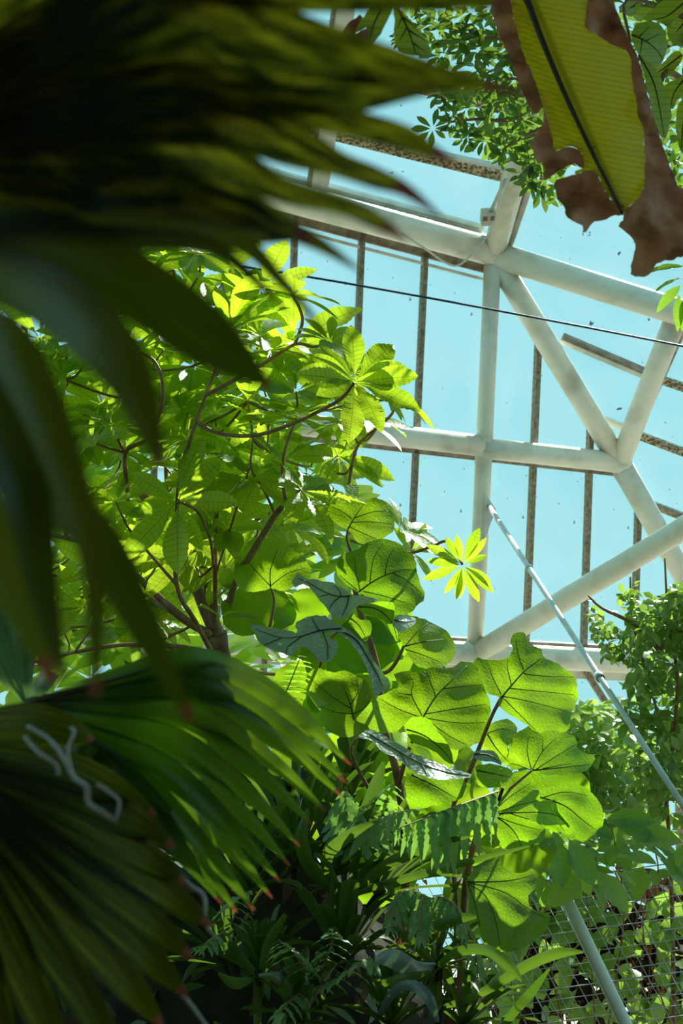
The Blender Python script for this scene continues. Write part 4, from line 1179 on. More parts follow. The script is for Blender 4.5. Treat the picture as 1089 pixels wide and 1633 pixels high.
# ------------------------------------------------------------------ banana leaf, top right
bn = empty('banana_plant', (1.55, 3.2, 0), 'hanging yellow banana leaf with dry brown torn edges at top right', 'banana plant')
tube('stem', [Vector((1.55, 3.2, 0)), Vector((1.5, 3.2, 1.8)), Vector((1.3, 3.15, 3.6)), at(900, -330, 3.05)], 0.09, 0.03, M['palestem'], bn, sides=12)


def bd(x, y):
    # distance from the midrib line, gives the channel of the blade
    ml = 842 + (y + 20) * 0.415
    u = (x - ml) / 130.0
    return 3.0 - 0.00025 * (y - 150) + 0.10 * abs(u) ** 1.5 * (1 if u > 0 else 0.7) + 0.012 * noise.noise((x * 0.012, y * 0.012, 2)) - 0.0035 * cos(2 * pi * (y + 0.25 * abs(x - ml) * (1 if x > ml else -0.6)) / 9.0)


def bdry(x, y):
    return bd(x, y) + 0.09 * noise.noise((x * 0.018, y * 0.018, 9)) + 0.006 * noise.noise((x * 0.07, y * 0.07, 4)) + 0.004


ZE, ZF = (780, 0, 3.524), (820, 220, 4.048)
e = lambda l: [(780 + a / 3.524, b / 3.524) for a, b in l]
f6 = lambda l: [(820 + a / 4.048, 220 + b / 4.048) for a, b in l]
edge_left = e([(110, -260), (120, -60), (130, 60), (160, 190), (200, 330), (255, 460), (300, 590), (320, 640), (345, 740), (365, 835)]) + f6([(300, 70), (345, 55), (400, 65), (440, 110), (452, 165), (440, 195), (390, 215), (400, 240), (450, 215), (510, 215), (545, 250), (575, 320), (620, 390), (690, 490)])
edge_right = f6([(705, 485), (740, 440), (815, 375), (845, 270), (838, 200), (850, 130), (835, 60)]) + e([(870, 740), (840, 640), (830, 560), (800, 430), (800, 330), (760, 280), (700, 255), (610, 200), (545, 150), (545, 60), (560, -60), (560, -260)])
sheet('blade', edge_left + edge_right, bd, M['banana'], bn, 5.0, 0, None, 0.01, 1, True, lambda x, y: ((x - 842 - (y + 20) * 0.415) / 130.0, (y + 0.22 * abs(x - 842 - (y + 20) * 0.415) * (-0.9 if x > 842 + (y + 20) * 0.415 else 1.8)) / 9.5))
dl = e([(110, -260), (120, -60), (132, 60), (164, 190), (205, 330), (260, 460), (305, 590), (255, 640), (210, 570), (170, 470), (120, 350), (80, 250), (40, 150), (15, 60), (5, -60), (0, -260)])
sheet('dry_edge', dl, bdry, M['dry'], bn, 6.0, 0.02, None, 0.01, 2)
dl2 = e([(300, 585), (325, 600), (325, 650), (350, 740), (368, 838)]) + f6([(300, 74), (345, 58), (400, 68), (442, 110), (455, 165), (442, 195), (380, 165), (320, 195), (255, 235), (190, 275), (195, 205), (185, 160), (150, 165), (125, 90), (110, 30), (150, -40), (190, -110)])
sheet('dry_edge', dl2, bdry, M['dry'], bn, 6.0, 0.02, None, 0.01, 3)
dl3 = f6([(692, 494), (620, 392), (578, 322), (548, 250), (512, 212), (450, 212), (400, 236), (340, 245), (270, 275), (260, 330), (275, 390), (320, 440), (330, 490), (370, 530), (440, 570), (440, 615), (470, 600), (510, 545), (600, 520), (660, 498)])
sheet('dry_edge', dl3, bdry, M['dry'], bn, 6.0, 0.02, None, 0.01, 4)
dr = f6([(700, 488), (740, 442), (812, 378), (842, 270), (835, 200), (847, 130), (832, 60)]) + e([(866, 740), (836, 640), (826, 560), (796, 430), (796, 330), (758, 283), (700, 258), (608, 204), (542, 152), (541, 60), (556, -60), (556, -260), (690, -260), (700, -60), (715, 60), (770, 180), (830, 310), (880, 480), (930, 680), (980, 830), (1020, 940), (1060, 1057)]) \
    + f6([(1010, 200), (1050, 310), (1130, 370), (1130, 700), (1060, 770), (1000, 790), (920, 815), (870, 880), (800, 898), (752, 885), (762, 780), (780, 720), (765, 650), (720, 610), (668, 560), (700, 530)])
sheet('dry_edge', dr, bdry, M['dry'], bn, 6.5, 0.01, None, 0.01, 5)
tube('midrib', [at(x, y, bd(x, y) - 0.006) for x, y in e([(170, -260), (190, -60), (225, 30), (300, 230), (400, 470), (500, 690), (600, 900), (680, 1057)])] + [at(x, y, bd(x, y) - 0.003) for x, y in f6([(640, 400), (700, 495)])][1:], 0.009, 0.003, M['midrib'], bn, sides=8)

# ------------------------------------------------------------------ oval-leaved climber behind the banana leaf and two lance leaves at the top edge
oc = empty('oval_leaved_tree', (1.9, 4.4, 0), 'tree with broad oval dark green leaves behind the banana leaf', 'tree')
tube('trunk', [Vector((1.9, 4.4, 0)), Vector((1.8, 4.4, 2)), at(1180, 200, 4.2), at(1090, 20, 4.0)], 0.05, 0.02, M['bark'], oc, sides=10)
tube('branch', px([(1180, 200, 4.2), (1075, 118, 4.0), (1055, 130, 3.95)]), 0.012, 0.006, M['twig'], oc)
tube('branch', px([(1090, 20, 4.0), (1000, 0, 3.9), (1003, 60, 3.8), (1004, 100, 3.8)]), 0.006, 0.003, M['twig'], oc)
G = lambda *a, **k: big_leaf(oc, *a, mat=M['oval'], zoom=ZE, **k)
G([(800, 190), (820, 145), (880, 118), (950, 130), (990, 190), (998, 270), (975, 340), (920, 378), (870, 350), (820, 270)], (800, 195), 3.75, 0.001, -0.001, [[(800, 195), (880, 230), (950, 290), (975, 340)], [(840, 210), (900, 150)], [(880, 230), (960, 190)], [(860, 225), (850, 300)]], seed=31)
G([(840, 310), (900, 350), (960, 430), (1010, 560), (1020, 680), (990, 780), (960, 760), (930, 680), (900, 560), (870, 430)], (840, 310), 3.7, 0.001, -0.001, [[(840, 310), (930, 480), (985, 770)]], seed=32)
G([(860, 110), (930, 40), (1020, -20), (1110, 0), (1089, 60), (1000, 150), (960, 120)], (1110, 0), 3.9, 0.001, -0.002, [[(1089, 20), (1000, 90), (920, 110)]], seed=33)
G([(1000, 180), (1060, 100), (1130, 60), (1130, 240), (1050, 260)], (1100, 120), 4.0, 0.0, -0.001, [[(1100, 120), (1050, 180)]], seed=34)
G([(910, 380), (980, 350), (1040, 290), (1089, 300), (1060, 370), (1000, 430), (950, 445)], (1089, 300), 4.0, 0, -0.002, [[(1080, 310), (1000, 370), (930, 420)]], seed=35)
G([(980, 500), (1040, 450), (1130, 420), (1110, 520), (1050, 570), (1020, 620)], (1110, 430), 4.0, 0, -0.002, [[(1100, 440), (1040, 520), (1020, 600)]], seed=36)
G([(1050, 660), (1075, 560), (1140, 480), (1160, 700), (1120, 860), (1075, 850), (1055, 760)], (1140, 490), 3.8, 0, -0.001, [[(1140, 500), (1090, 700), (1080, 840)]], seed=37)
G([(730, 40), (800, -10), (860, -10), (850, 40), (800, 90), (760, 80)], (860, 0), 4.0, 0, -0.001, [[(860, 0), (760, 70)]], seed=38)
G([(810, 80), (850, 40), (930, 50), (880, 110), (830, 120)], (930, 50), 4.1, 0, -0.001, [], seed=39)
lf_mesh = [mk_leaf_mesh('small_lance_leaf', blade_geo(obovate(0.15, 0.45), 8, 2, 0, 0.25, 0.2, 0.08, 0.01, 0), M['shrub'])]
ll = []
for x, y in samples([(1035, 215), (1100, 200), (1100, 330), (1045, 320)], 15, 600, 8):
    d = rng.uniform(4.6, 5.2)
    ll.append((at(x, y, d), frame(Vector((rng.uniform(-0.8, 0.3), rng.uniform(-0.6, 0), rng.uniform(-1, 0.1))), Vector((0, -0.5, 1)) + rvec() * 0.4), (0.085,) * 3))
for x, y, dx_, dy_ in ((1089, 402, -1, -0.35), (1092, 425, -1, 0.05), (1095, 442, -1, 0.3), (1085, 455, -0.7, 0.7), (1082, 470, -0.1, 1), (1095, 470, -0.2, 1), (1075, 415, 0.4, -0.6)):
    L = 62 / FPX * 4.4
    ll.append((at(x, y, 4.4), frame(Vector((dx_, -0.25, -dy_)), Vector((0, -0.7, 0.8)) + rvec() * 0.3), (L, L, L)))
scatter(oc, 'small_leaf', lf_mesh, ll, 300, blade_geo(obovate(0.15, 0.45), 5, 2))

tl2 = empty('lance_leaved_branch', at(610, -60, 3.0), 'two yellow-green lance leaves hanging from the top edge', 'branch')
tube('twig', px([(560, -90, 3.05), (600, -50, 3.0), (640, -40, 3.0)]), 0.006, 0.004, M['twig'], tl2)
ZG = (540, 0, 3.403)
L1 = big_leaf(tl2, [(270, 0), (310, 30), (340, 60), (400, 120), (460, 190), (500, 260), (490, 315), (420, 300), (340, 285), (305, 220), (300, 120), (300, 50)], (318, 40), 3.0, 0.0004, -0.001, [[(318, 40), (380, 170), (420, 295)], [(345, 90), (320, 150)], [(345, 90), (420, 150)], [(370, 150), (330, 220)], [(375, 160), (470, 220)], [(400, 230), (480, 290)]], M['oval'], zoom=ZG, seed=41)
L2_ = big_leaf(tl2, [(90, 180), (120, 110), (170, 50), (240, -20), (290, 20), (270, 100), (230, 180), (190, 230), (160, 245), (168, 190), (150, 150)], (260, 10), 2.95, 0.0004, -0.001, [[(260, 10), (200, 110), (165, 220)]], M['oval'], zoom=ZG, seed=42)
big_leaf(tl2, [(10, 195), (60, 120), (120, 80), (130, 110), (90, 180), (150, 155), (168, 165), (160, 240), (100, 225), (40, 220)], (120, 85), 2.97, 0.0004, -0.001, [], M['drytip'], zoom=ZG, seed=43, label='dry red-brown half of the leaf')

# ------------------------------------------------------------------ umbrella tree hanging in at the top
ut = empty('umbrella_tree', (2.15, 6.0, 0), 'umbrella tree with star-shaped leaflet clusters hanging at the top beside the banana leaf', 'tree')
tube('trunk', [Vector((2.15, 6.0, 0)), Vector((2.1, 6.0, 2.5)), at(1230, 200, 5.9), at(1140, 40, 5.8), at(1000, -40, 5.7), at(850, -60, 5.7)], 0.04, 0.02, M['bark'], ut, sides=10)
UB = [[(1140, 40, 5.8), (960, 120, 5.8), (880, 150, 5.7), (820, 125, 5.6), (780, 140, 5.6), (735, 115, 5.5)], [(870, 150, 5.7), (820, 190, 5.5), (760, 190, 5.5), (715, 195, 5.5)], [(850, 60, 5.7), (770, 60, 5.6), (700, 40, 5.6)], [(875, 200, 5.6), (830, 220, 5.5), (800, 240, 5.5)], [(920, 240, 5.8), (870, 270, 5.6), (860, 300, 5.6)]]
for b in UB: tube('branch', px(b), 0.009, 0.004, M['twig'], ut, sides=6)
ul = []
for x, y, L in ((700, 150, 24), (712, 160, 20), (690, 205, 30), (722, 180, 24), (745, 215, 22), (742, 222, 20), (772, 222, 34), (806, 232, 34), (720, 195, 22), (830, 190, 30), (850, 260, 34), (868, 285, 32), (640, 60, 18), (845, 295, 30)):
    whorl(at(x, y, 5.4), Vector((-0.1, -1, -0.15)) + rvec() * 0.3, 8, L / FPX * 5.4, 1.35, ul, 0.2, 1.15)
for x, y in samples([(650, -10), (800, -10), (880, 80), (900, 300), (850, 310), (815, 250), (770, 220), (740, 190), (735, 150), (700, 100), (650, 60)], 17, 3000, 11):
    d = rng.uniform(5.4, 6.1)
    whorl(at(x, y, d), Vector((rng.uniform(-0.6, 0.4), -0.7, rng.uniform(-0.4, 0.6))), 7, rng.uniform(26, 36) / FPX * d, 1.3, ul, 0.3, 1.15)
for x, y in samples([(900, -20), (1100, -20), (1100, 320), (1040, 320), (1000, 100), (960, 60)], 26, 2000, 12):
    d = rng.uniform(5.4, 6.3)
    whorl(at(x, y, d), Vector((rng.uniform(-0.6, 0.4), -0.7, rng.uniform(-0.4, 0.6))), 7, rng.uniform(26, 40) / FPX * d, 1.3, ul, 0.3, 1.15)
um = [mk_leaf_mesh('umbrella_leaflet', blade_geo(obovate(0.16, 0.6), 8, 2, 0, dr_, 0.25, 0.05, 0, 0.12), M['schef']) for dr_ in (0.1, 0.3)]
scatter(ut, 'leaflet', um, ul, 300, blade_geo(obovate(0.16, 0.6), 5, 2, 0, 0.2, 0.25, 0.05, 0, 0))

# ------------------------------------------------------------------ vines, ivy and shrub on the right
oval_small = blade_geo(obovate(0.30, 0.45), 6, 2, 0, 0.15, 0.25, 0.02, 0, 0)
heart = blade_geo(obovate(0.42, 0.30), 6, 2, 0, 0.2, 0.25, 0.02, 0, 0)


def leaf_mass(parent, poly, n, dr_, size, mat, geo, seed, bias, name='leaf', limit=300, hang=0.0, mats=None):
    r = random.Random(seed)
    xs = [p[0] for p in poly]; ys = [p[1] for p in poly]
    out = []
    while len(out) < n:
        p = (r.uniform(min(xs), max(xs)), r.uniform(min(ys), max(ys)))
        if not inside(p, poly): continue
        d = r.uniform(*dr_)
        if noise.noise((p[0] * 0.02, p[1] * 0.02, d * 2 + seed)) < -0.22: continue
        dv = rvec(r) + Vector((0, -0.2, -hang))
        nv = bias + rvec(r) * 0.75
        s = r.uniform(*size) / FPX * d
        out.append((at(p[0], p[1], d), frame(dv, nv), (s, s, s)))
    me = [mk_leaf_mesh('leaf', geo, mat)]
    scatter(parent, name, me, out, limit, geo)


vn = empty('climbing_vine', at(1075, 1700, 6.5).xy.to_3d(), 'tall climbing vine with small dark oval leaves at the right edge', 'vine')
leaf_mass(vn, [(1040, 960), (1110, 920), (1140, 910), (1140, 1310), (1050, 1300), (1010, 1240), (1000, 1180), (990, 1140), (1005, 1090), (1020, 1050), (1000, 1020)], 1900, (6.1, 6.8), (17, 30), M['vine'], oval_small, 21, Vector((0.0, -0.35, 1.0)), hang=0.4)
leaf_mass(vn, [(935, 955), (965, 985), (985, 1000), (1030, 1030), (1025, 1065), (1000, 1055), (965, 1045), (948, 1010)], 190, (6.2, 6.5), (13, 21), M['vine'], oval_small, 22, Vector((-0.2, -0.5, 0.8)), 'spray_leaf', 150, hang=0.6)
leaf_mass(vn, [(985, 935), (1003, 918), (1018, 935), (1050, 950), (1040, 1010), (990, 990)], 110, (6.2, 6.5), (13, 22), M['vine'], oval_small, 26, Vector((-0.2, -0.5, 0.8)), 'spray_leaf', 110, hang=0.3)
leaf_mass(vn, [(1062, 905), (1080, 890), (1095, 880), (1100, 960), (1062, 960)], 40, (6.2, 6.5), (22, 30), M['vine'], oval_small, 23, Vector((-0.2, -0.3, 1)), 'spray_leaf', 60, hang=0.1)
for pts in ([(1075, 1700, 6.5), (1070, 1400, 6.5), (1050, 1150, 6.5), (1010, 1000, 6.4), (1005, 920, 6.4)], [(1060, 1300, 6.5), (1080, 1100, 6.4), (1065, 980, 6.35), (1060, 890, 6.35)], [(1050, 1035, 6.3), (1010, 995, 6.3), (960, 970, 6.3), (938, 950, 6.3)], [(1052, 1035, 6.3), (1089, 1005, 6.25), (1130, 980, 6.25)]):
    tube('stem', px(pts), 0.012, 0.004, M['twig'], vn, sides=6)
dk = [(x, y) for x, y in ((1060, 1130), (1080, 1230), (1040, 1290))]

iv = empty('ivy_hedge', at(960, 1800, 7.4).xy.to_3d(), 'bright ivy hedge with pale small leaves beyond the large leaves', 'hedge')
leaf_mass(iv, [(880, 1120), (930, 1125), (985, 1120), (1010, 1170), (1040, 1240), (1060, 1330), (1000, 1345), (900, 1350), (860, 1330), (780, 1250), (860, 1180)], 1200, (6.9, 7.5), (18, 30), M['ivy'], heart, 24, Vector((0.1, -0.2, 1.0)))
for x in (900, 950, 1000):
    tube('stem', px([(x, 1800, 7.5), (x + 10, 1500, 7.5), (x - 5, 1300, 7.5), (x + 5, 1160, 7.4)]), 0.014, 0.005, M['twig'], iv, sides=6)

sh = empty('pointed_leaf_shrub', at(960, 1800, 5.9).xy.to_3d(), 'shrub with glossy pointed leaves above the wire mesh', 'shrub')
sm = [mk_leaf_mesh('shrub_leaf', blade_geo(obovate(w_, 0.45), 12, 4, 0.004, d_, 0.2, 0.1, 0.012, 0.06), M['shrub']) for w_, d_ in ((0.24, 0.2), (0.2, 0.35), (0.27, 0.1))]
sl = []
for x, y in samples([(860, 1330), (930, 1300), (1000, 1280), (1060, 1310), (1100, 1330), (1100, 1400), (1000, 1390), (940, 1400), (870, 1400), (820, 1370)], 15, 3000, 31):
    d = rng.uniform(5.5, 6.1)
    s = rng.uniform(38, 68) / FPX * d
    sl.append((at(x, y, d), frame(Vector((rng.uniform(-1, 1), rng.uniform(-0.7, 0.1), rng.uniform(-0.9, 0.25))), Vector((0, -0.5, 1)) + rvec() * 0.5), (s, s, s)))
for x, y, dx_, dz_ in ((880, 1330, 0.15, -1), (905, 1335, 0.5, -1), (960, 1310, 1, 0.1), (970, 1310, 1, -0.25), (930, 1390, -0.6, -0.5), (945, 1385, 0.7, -0.8), (870, 1365, -1, 0.1), (1000, 1330, 0.9, -0.1)):
    s = 85 / FPX * 5.4
    sl.append((at(x, y, 5.4), frame(Vector((dx_, -0.3, dz_)), Vector((0.1, -0.9, 0.6))), (s, s, s)))
scatter(sh, 'leaf', sm, sl, 300, blade_geo(obovate(0.24, 0.45), 6, 2))
for x in (880, 930, 990, 1050):
    tube('stem', px([(x + rng.uniform(-90, 90), 1800, 6.3), (x + rng.uniform(-30, 40), 1500, 6.2), (x, 1400, 6.0), (x - 15, 1320, 5.7)]), 0.004, 0.003, M['twig'], sh, sides=6)

# hedge and dead leaves behind the mesh
mv = empty('round_leaf_creeper', at(900, 1830, 7.2).xy.to_3d(), 'light green round-leaved creeper behind the wire mesh', 'creeper')
leaf_mass(mv, [(770, 1380), (1100, 1390), (1240, 1390), (1240, 1640), (720, 1640), (770, 1540)], 460, (6.4, 6.9), (22, 40), M['vine'], heart, 41, Vector((-0.1, -0.9, 0.4)))
for x in (800, 880, 960, 1040):
    tube('stem', px([(x, 1830, 7.0), (x + rng.uniform(-80, 80), 1600, 6.8), (x + rng.uniform(-60, 60), 1480, 6.8), (x + 25, 1390, 6.8)]), 0.004, 0.002, M['twig'], mv, sides=5)
dd = empty('dead_leaf_thicket', at(980, 1830, 7.5).xy.to_3d(), 'brown thicket of dead leaves and twigs behind the creeper', 'thicket')
leaf_mass(dd, [(850, 1420), (960, 1400), (1240, 1400), (1240, 1660), (700, 1660), (800, 1560)], 2000, (7.2, 7.7), (20, 34), M['deadleaf'], heart, 42, Vector((0, -0.6, 0.5)), limit=300)
for k in range(14):
    x = rng.uniform(800, 1100)
    tube('twig', px([(x, 1830, 7.4), (x + rng.uniform(-60, 60), 1600, 7.2), (x + rng.uniform(-120, 120), 1400, 7.1)]), 0.005, 0.002, M['twig'], dd, sides=4)

# wire mesh panel
wm = empty('wire_mesh_panel', at(950, 1850, 5.8).xy.to_3d(), 'welded wire mesh panel at the lower right', 'wire mesh')
PM = Plane(at(790, 1420, 6.1), at(1089, 1380, 6.3), at(1000, 1640, 5.5))
for k in range(-14, 30):
    x = 745 + k * 19.5
    tube('wire', [PM.p(x, 1385), PM.p(x + 68, 1512), PM.p(x + 150, 1665)], 0.0018 if k % 6 else 0.0034, 0.0018 if k % 6 else 0.0034, M['wire'], wm, sides=5, smooth_n=1)
for k in range(0, 17):
    y = 1395 + k * 17.5
    tube('wire', [PM.p(690, y + 34, 0.004), PM.p(900, y + 5, 0.004), PM.p(1260, y - 44, 0.004)], 0.0018 if k % 5 else 0.0028, 0.0018 if k % 5 else 0.0028, M['wire'], wm, sides=5, smooth_n=1)

# ------------------------------------------------------------------ bromeliads and strap leaves on the bank


def strap3d(parent, base, d0, L, w, mat, sag=0.6, seed=0, name='leaf'):
    """arching strap leaf with a trough section and rounded tip"""
    vs, fs, uv = [], [], []
    p = base.copy(); d = d0.normalized()
    n = 12
    side = d.cross(Vector((0, 0, 1)))
    side = side.normalized() if side.length > 0.1 else Vector((1, 0, 0))
    for i in range(n + 1):
        t = i / n
        ww = w * (0.75 + 0.35 * t) * (1 if t < 0.8 else sqrt(max(0.0, 1 - ((t - 0.8) / 0.2) ** 2)) * 0.97 + 0.03)
        up = side.cross(d).normalized()
        for j, u in enumerate((-1, -0.5, 0, 0.5, 1)):
            vs.append(p + side * (u * ww * 0.5) + up * (abs(u) * ww * 0.28))
            uv.append((u * 0.5, t * L * 3))
        d = (d + Vector((0, 0, -1)) * sag * L / n * (0.4 + 1.8 * t)).normalized()
        p = p + d * (L / n)
    for i in range(n):
        for j in range(4):
            k = i * 5 + j
            fs.append((k, k + 1, k + 6, k + 5))
    return mesh_obj(name, vs, fs, mat, parent, base, uvs=uv)


ROS = [  # px, py, depth, leaves, length px, width px, lean, label, mat
    (470, 1390, 4.75, 13, 205, 24, (0.05, -0.25, 1), 'tall bromeliad with upright sunlit strap leaves below the palm frond', 'brom'),
    (395, 1430, 4.6, 12, 180, 24, (-0.1, -0.4, 1), 'bromeliad with broad dark strap leaves behind the palm tips', 'brom'),
    (530, 1400, 4.65, 12, 170, 26, (0.15, -0.4, 1), 'bromeliad rosette below the drooping palm tips', 'brom'),
    (600, 1430, 4.65, 12, 190, 18, (0.5, -0.4, 0.6), 'bromeliad with long narrow leaves under the hanging fern', 'brom'),
    (330, 1420, 4.8, 10, 170, 22, (-0.5, -0.4, 0.6), 'grey-banded bromeliad at the left edge of the bank', 'bromgrey'),
    (415, 1560, 4.4, 10, 110, 22, (0, -0.5, 1), 'vase-shaped bromeliad low on the bank left of the others', 'brom'),
    (545, 1540, 4.4, 12, 150, 30, (0, -0.6, 0.8), 'bromeliad with wide dark leaves low in the middle of the bank', 'brom'),
    (690, 1550, 4.4, 10, 160, 20, (0.1, -0.6, 0.6), 'strap-leaved plant low on the bank beside the hanging dark leaf', 'brom'),
    (625, 1640, 4.2, 12, 130, 22, (0, -0.6, 0.7), 'bromeliad at the bottom edge of the picture', 'brom'),
    (360, 1540, 4.6, 10, 130, 20, (-0.3, -0.5, 0.7), 'small bromeliad between the palm tips and the vase-shaped one', 'brom'),
    (480, 1630, 4.2, 11, 120, 22, (-0.1, -0.6, 0.7), 'bromeliad at the bottom edge below the vase-shaped one', 'brom'),
    (740, 1640, 4.3, 10, 130, 18, (0.2, -0.6, 0.7), 'strap-leaved plant at the bottom edge left of the wire mesh', 'brom'),
    (560, 1270, 5.0, 10, 110, 20, (0.1, -0.4, 1), 'bromeliad tucked under the large leaves at the top of the bank', 'brom'),
]
for x, y, d, n, L, w, ln, lab, mt in ROS:
    b = at(x, y, d)
    r_ = empty('bromeliad', b, lab, 'bromeliad', 'bromeliads on the bank')
    ax = Vector(ln).normalized()
    u = ax.orthogonal().normalized(); v = ax.cross(u)
    n += 5
    for k in range(n):
        a = 2.4 * k
        ph = 0.15 + 0.95 * k / n
        dv = ax * cos(ph) + (u * cos(a) + v * sin(a)) * sin(ph)
        s = L / FPX * d * rng.uniform(0.75, 1.1)
        strap3d(r_, b + dv * 0.01, dv, s, w / FPX * d * rng.uniform(0.65, 1.0), M[mt], rng.uniform(0.5, 2.2))
    tube('core', [b - ax * 0.05, b + ax * 0.03], 0.010, 0.014, M['bank'], r_, sides=8)


def straps(name, loc, lab, cat, items, mat):
    o = empty(name, at(*loc), lab, cat)
    for pts, ws, mm in items:
        lobe(o, pts, ws, M[mm or mat], fold=0.5, name='leaf')
    tube('core', [at(*loc) + Vector((0, 0.05, -0.1)), at(*loc)], 0.010, 0.012, M['bank'], o, sides=8)
    return o


straps('strap_leaf_plant', (565, 1420, 4.55), 'plant with very long thin strap leaves pointing right under the fern', 'strap plant', [
    ([(565, 1420, 4.55), (620, 1378, 4.4), (690, 1347, 4.3), (755, 1333, 4.25)], [6, 10, 8, 1], None),
    ([(565, 1425, 4.55), (650, 1400, 4.4), (740, 1376, 4.3), (860, 1345, 4.2)], [5, 7, 6, 1], None),
    ([(560, 1420, 4.55), (600, 1370, 4.45), (650, 1345, 4.4), (700, 1340, 4.4)], [6, 9, 8, 2], None),
    ([(548, 1430, 4.55), (500, 1390, 4.4), (480, 1340, 4.35), (492, 1290, 4.35)], [7, 11, 11, 3], None),
    ([(560, 1420, 4.5), (575, 1320, 4.45), (600, 1250, 4.45), (612, 1215, 4.45)], [6, 9, 10, 3], None),
    ([(545, 1430, 4.5), (520, 1370, 4.3), (560, 1330, 4.2), (600, 1310, 4.2)], [6, 10, 9, 2], None)], 'brom')
straps('strap_leaf_plant', (700, 1540, 4.25), 'plant with arching grey-green strap leaves across the lower middle', 'strap plant', [
    ([(695, 1540, 4.25), (660, 1545, 4.1), (625, 1528, 4.0), (598, 1532, 3.95)], [5, 14, 16, 5], 'bromgrey'),
    ([(698, 1540, 4.25), (730, 1518, 4.1), (775, 1515, 4.0), (812, 1540, 3.95), (832, 1565, 3.95)], [4, 8, 9, 9, 2], None),
    ([(690, 1535, 4.25), (670, 1515, 4.2), (645, 1490, 4.15), (625, 1478, 4.15)], [4, 7, 7, 2], None),
    ([(640, 1500, 4.3), (690, 1480, 4.2), (730, 1465, 4.15), (760, 1462, 4.15)], [4, 9, 9, 3], None),
    ([(605, 1618, 4.1), (630, 1580, 4.0), (660, 1572, 3.95), (685, 1595, 3.9), (698, 1630, 3.9)], [4, 8, 9, 9, 3], 'bromgrey'),
    ([(600, 1570, 4.1), (640, 1562, 4.0), (686, 1550, 4.0)], [4, 9, 3], None)], 'brom')
straps('strap_leaf_plant', (700, 1610, 4.2), 'plant with two dark strap leaves reaching over the wire mesh', 'strap plant', [
    ([(700, 1610, 4.2), (770, 1582, 4.1), (840, 1540, 4.05), (890, 1520, 4.0), (930, 1518, 4.0)], [5, 7, 9, 9, 2], None),
    ([(790, 1660, 4.2), (815, 1620, 4.1), (845, 1585, 4.05), (876, 1545, 4.0)], [5, 7, 8, 2], None),
    ([(735, 1620, 4.2), (745, 1590, 4.15), (748, 1555, 4.1)], [5, 5, 2], None)], 'brom')
straps('vase_plant', (412, 1548, 4.2), 'pale tubular bromeliad stem standing at the bottom', 'bromeliad', [
    ([(410, 1660, 4.2), (411, 1600, 4.2), (412, 1552, 4.2)], [6, 7, 9], None),
    ([(408, 1550, 4.22), (385, 1530, 4.2), (372, 1500, 4.15)], [4, 8, 2], None),
    ([(416, 1550, 4.22), (430, 1500, 4.2), (456, 1458, 4.15)], [4, 8, 4], None),
    ([(405, 1560, 4.2), (375, 1568, 4.15), (348, 1552, 4.1)], [3, 10, 2], None),
    ([(412, 1556, 4.18), (445, 1560, 4.1), (462, 1590, 4.1)], [3, 9, 4], None)], 'brom')

# ------------------------------------------------------------------ ferns


def pinna_geo(rows=14, wmax=0.13):
    def f(t):
        b = wmax * (1 - t) ** 0.6 * min(1, t * 8 + 0.4)
        return max(0.004, b * (1 + 0.22 * sin(t * 40)))
    return blade_geo(f, rows, 2, 0, 0.25, 0.15, 0.0, 0.02, 0)


pm1 = mk_leaf_mesh('fern_pinna', pinna_geo(), M['fern'])
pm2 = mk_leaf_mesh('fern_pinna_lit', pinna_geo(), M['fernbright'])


def frond(parent, pts, L0, mesh, n=13, hang=0.7, spread=1.0, wid=1.4):
    P = catmull([tuple(at(*p)) for p in pts], 10)
    P = [Vector(p) for p in P]
    tube('rachis', P, 0.004, 0.0015, M['palestem'], parent, sides=5, smooth_n=1)
    for k in range(n):
        t = 0.12 + 0.86 * k / (n - 1)
        i = min(int(t * (len(P) - 1)), len(P) - 2)
        tg = (P[i + 1] - P[i]).normalized()
        sd = tg.cross(Vector((0, 0, 1))).normalized()
        L = L0 / FPX * pts[0][2] * (sin(pi * (0.15 + 0.8 * t)) ** 0.7) * rng.uniform(0.85, 1.1)
        for s in (-1, 1):
            d = sd * s * spread + tg * 0.35 + Vector((0, -0.1, -hang))
            o = bpy.data.objects.new('pinna', mesh)
            COL.objects.link(o)
            o.parent = parent
            o.location = P[i] - WLOC[parent.name]
            nv = Vector((0, 0, 1)) + sd * s * 0.4 + rvec() * 0.2
            if hang > 0.8: nv = Vector((0, -1, 0.5)) + rvec() * 0.25
            o.rotation_euler = frame(d, nv).to_euler()
            o.scale = (L, L * wid, L)


def fern(loc, lab, fronds, mesh):
    o = empty('fern', at(*loc), lab, 'fern', 'ferns on the bank')
    tube('rhizome', [at(*loc) + Vector((0, 0.04, -0.05)), at(*loc) + Vector((0.02, 0, 0.01))], 0.006, 0.006, M['bank'], o, sides=6)
    for pts, L, n, hang, sp, wd in fronds:
        frond(o, pts, L, mesh, n, hang, sp, wd)


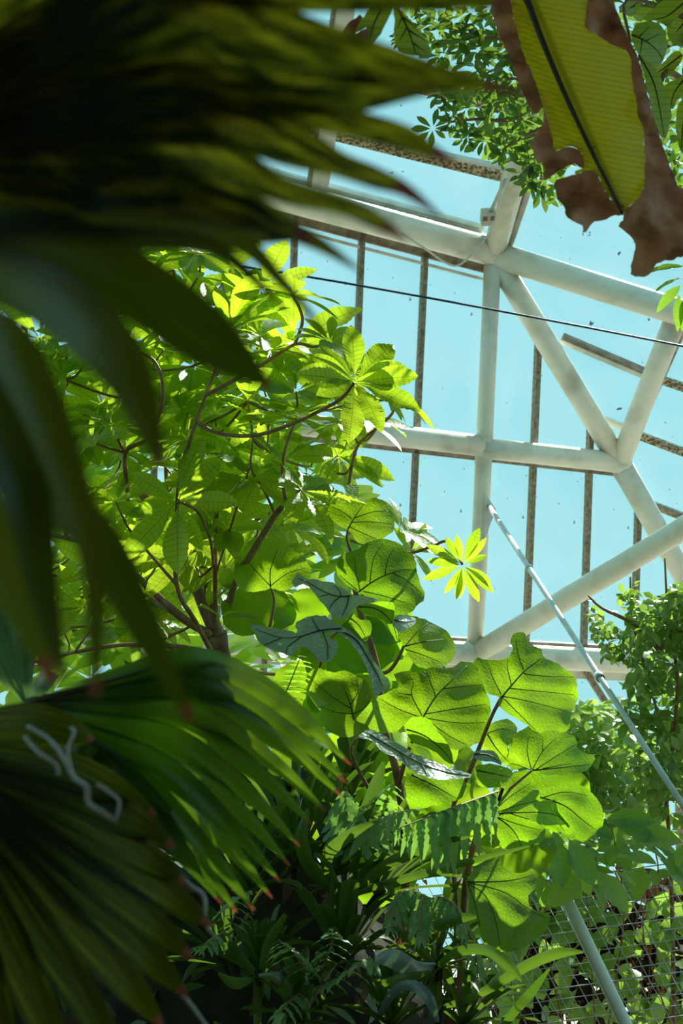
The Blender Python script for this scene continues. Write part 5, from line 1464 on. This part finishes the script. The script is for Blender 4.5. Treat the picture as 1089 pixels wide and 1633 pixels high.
fern((792, 1262, 4.6), 'fern frond with hanging wavy leaflets below the large leaves', [([(795, 1262, 4.6), (750, 1278, 4.4), (690, 1300, 4.25), (632, 1322, 4.15)], 88, 10, 1.8, 0.35, 0.95)], pm1)
fern((560, 1350, 4.6), 'fern with short upright fronds left of the dark hanging leaf', [
    ([(560, 1350, 4.6), (580, 1310, 4.5), (600, 1275, 4.45), (625, 1250, 4.4)], 55, 9, 0.5, 1, 1.5),
    ([(560, 1350, 4.6), (590, 1320, 4.4), (620, 1300, 4.35), (655, 1292, 4.3)], 50, 8, 0.9, 0.8, 1.5),
    ([(560, 1350, 4.6), (556, 1320, 4.5), (552, 1290, 4.45), (550, 1262, 4.4)], 55, 8, 0.9, 1, 1.5)], pm1)
fern((448, 1140, 4.8), 'small bright sunlit fern frond beside the palm edge', [([(440, 1135, 4.8), (455, 1105, 4.75), (468, 1075, 4.72), (480, 1045, 4.7)], 36, 11, 0.15, 1, 1.5)], pm2)
fern((690, 1440, 4.45), 'crinkled fern clump with drooping fronds right of the bromeliads', [
    ([(680, 1430, 4.45), (650, 1420, 4.3), (630, 1440, 4.2), (622, 1480, 4.15)], 50, 9, 0.9, 0.6, 1.1),
    ([(690, 1440, 4.45), (700, 1430, 4.3), (730, 1450, 4.2), (745, 1500, 4.15)], 48, 9, 0.9, 0.6, 1.1),
    ([(690, 1440, 4.45), (675, 1430, 4.25), (668, 1460, 4.15), (672, 1500, 4.1)], 48, 9, 0.9, 0.6, 1.1),
    ([(695, 1435, 4.45), (740, 1470, 4.3), (760, 1530, 4.2), (760, 1580, 4.15)], 42, 9, 0.9, 0.6, 1.1)], pm1)
fern((500, 1560, 4.2), 'low fern with lobed fronds at the bottom centre', [
    ([(500, 1565, 4.2), (480, 1535, 4.1), (460, 1510, 4.05), (445, 1500, 4.0)], 46, 8, 0.4, 1, 2.0),
    ([(505, 1560, 4.2), (520, 1530, 4.1), (530, 1500, 4.0), (528, 1480, 4.0)], 40, 8, 0.4, 1, 2.0),
    ([(500, 1570, 4.2), (540, 1560, 4.1), (580, 1530, 4.0), (600, 1540, 4.0)], 42, 8, 0.5, 1, 2.0),
    ([(500, 1575, 4.2), (470, 1590, 4.1), (450, 1610, 4.0), (440, 1640, 4.0)], 42, 8, 0.5, 1, 2.0)], pm1)
fern((370, 1450, 4.3), 'small lobed fern left of the vase-shaped bromeliad', [
    ([(372, 1480, 4.3), (368, 1450, 4.25), (380, 1430, 4.2), (400, 1420, 4.2)], 40, 7, 0.5, 1, 2.0),
    ([(365, 1480, 4.3), (350, 1490, 4.2), (330, 1505, 4.15), (308, 1512, 4.1)], 36, 7, 0.5, 1, 2.0)], pm1)
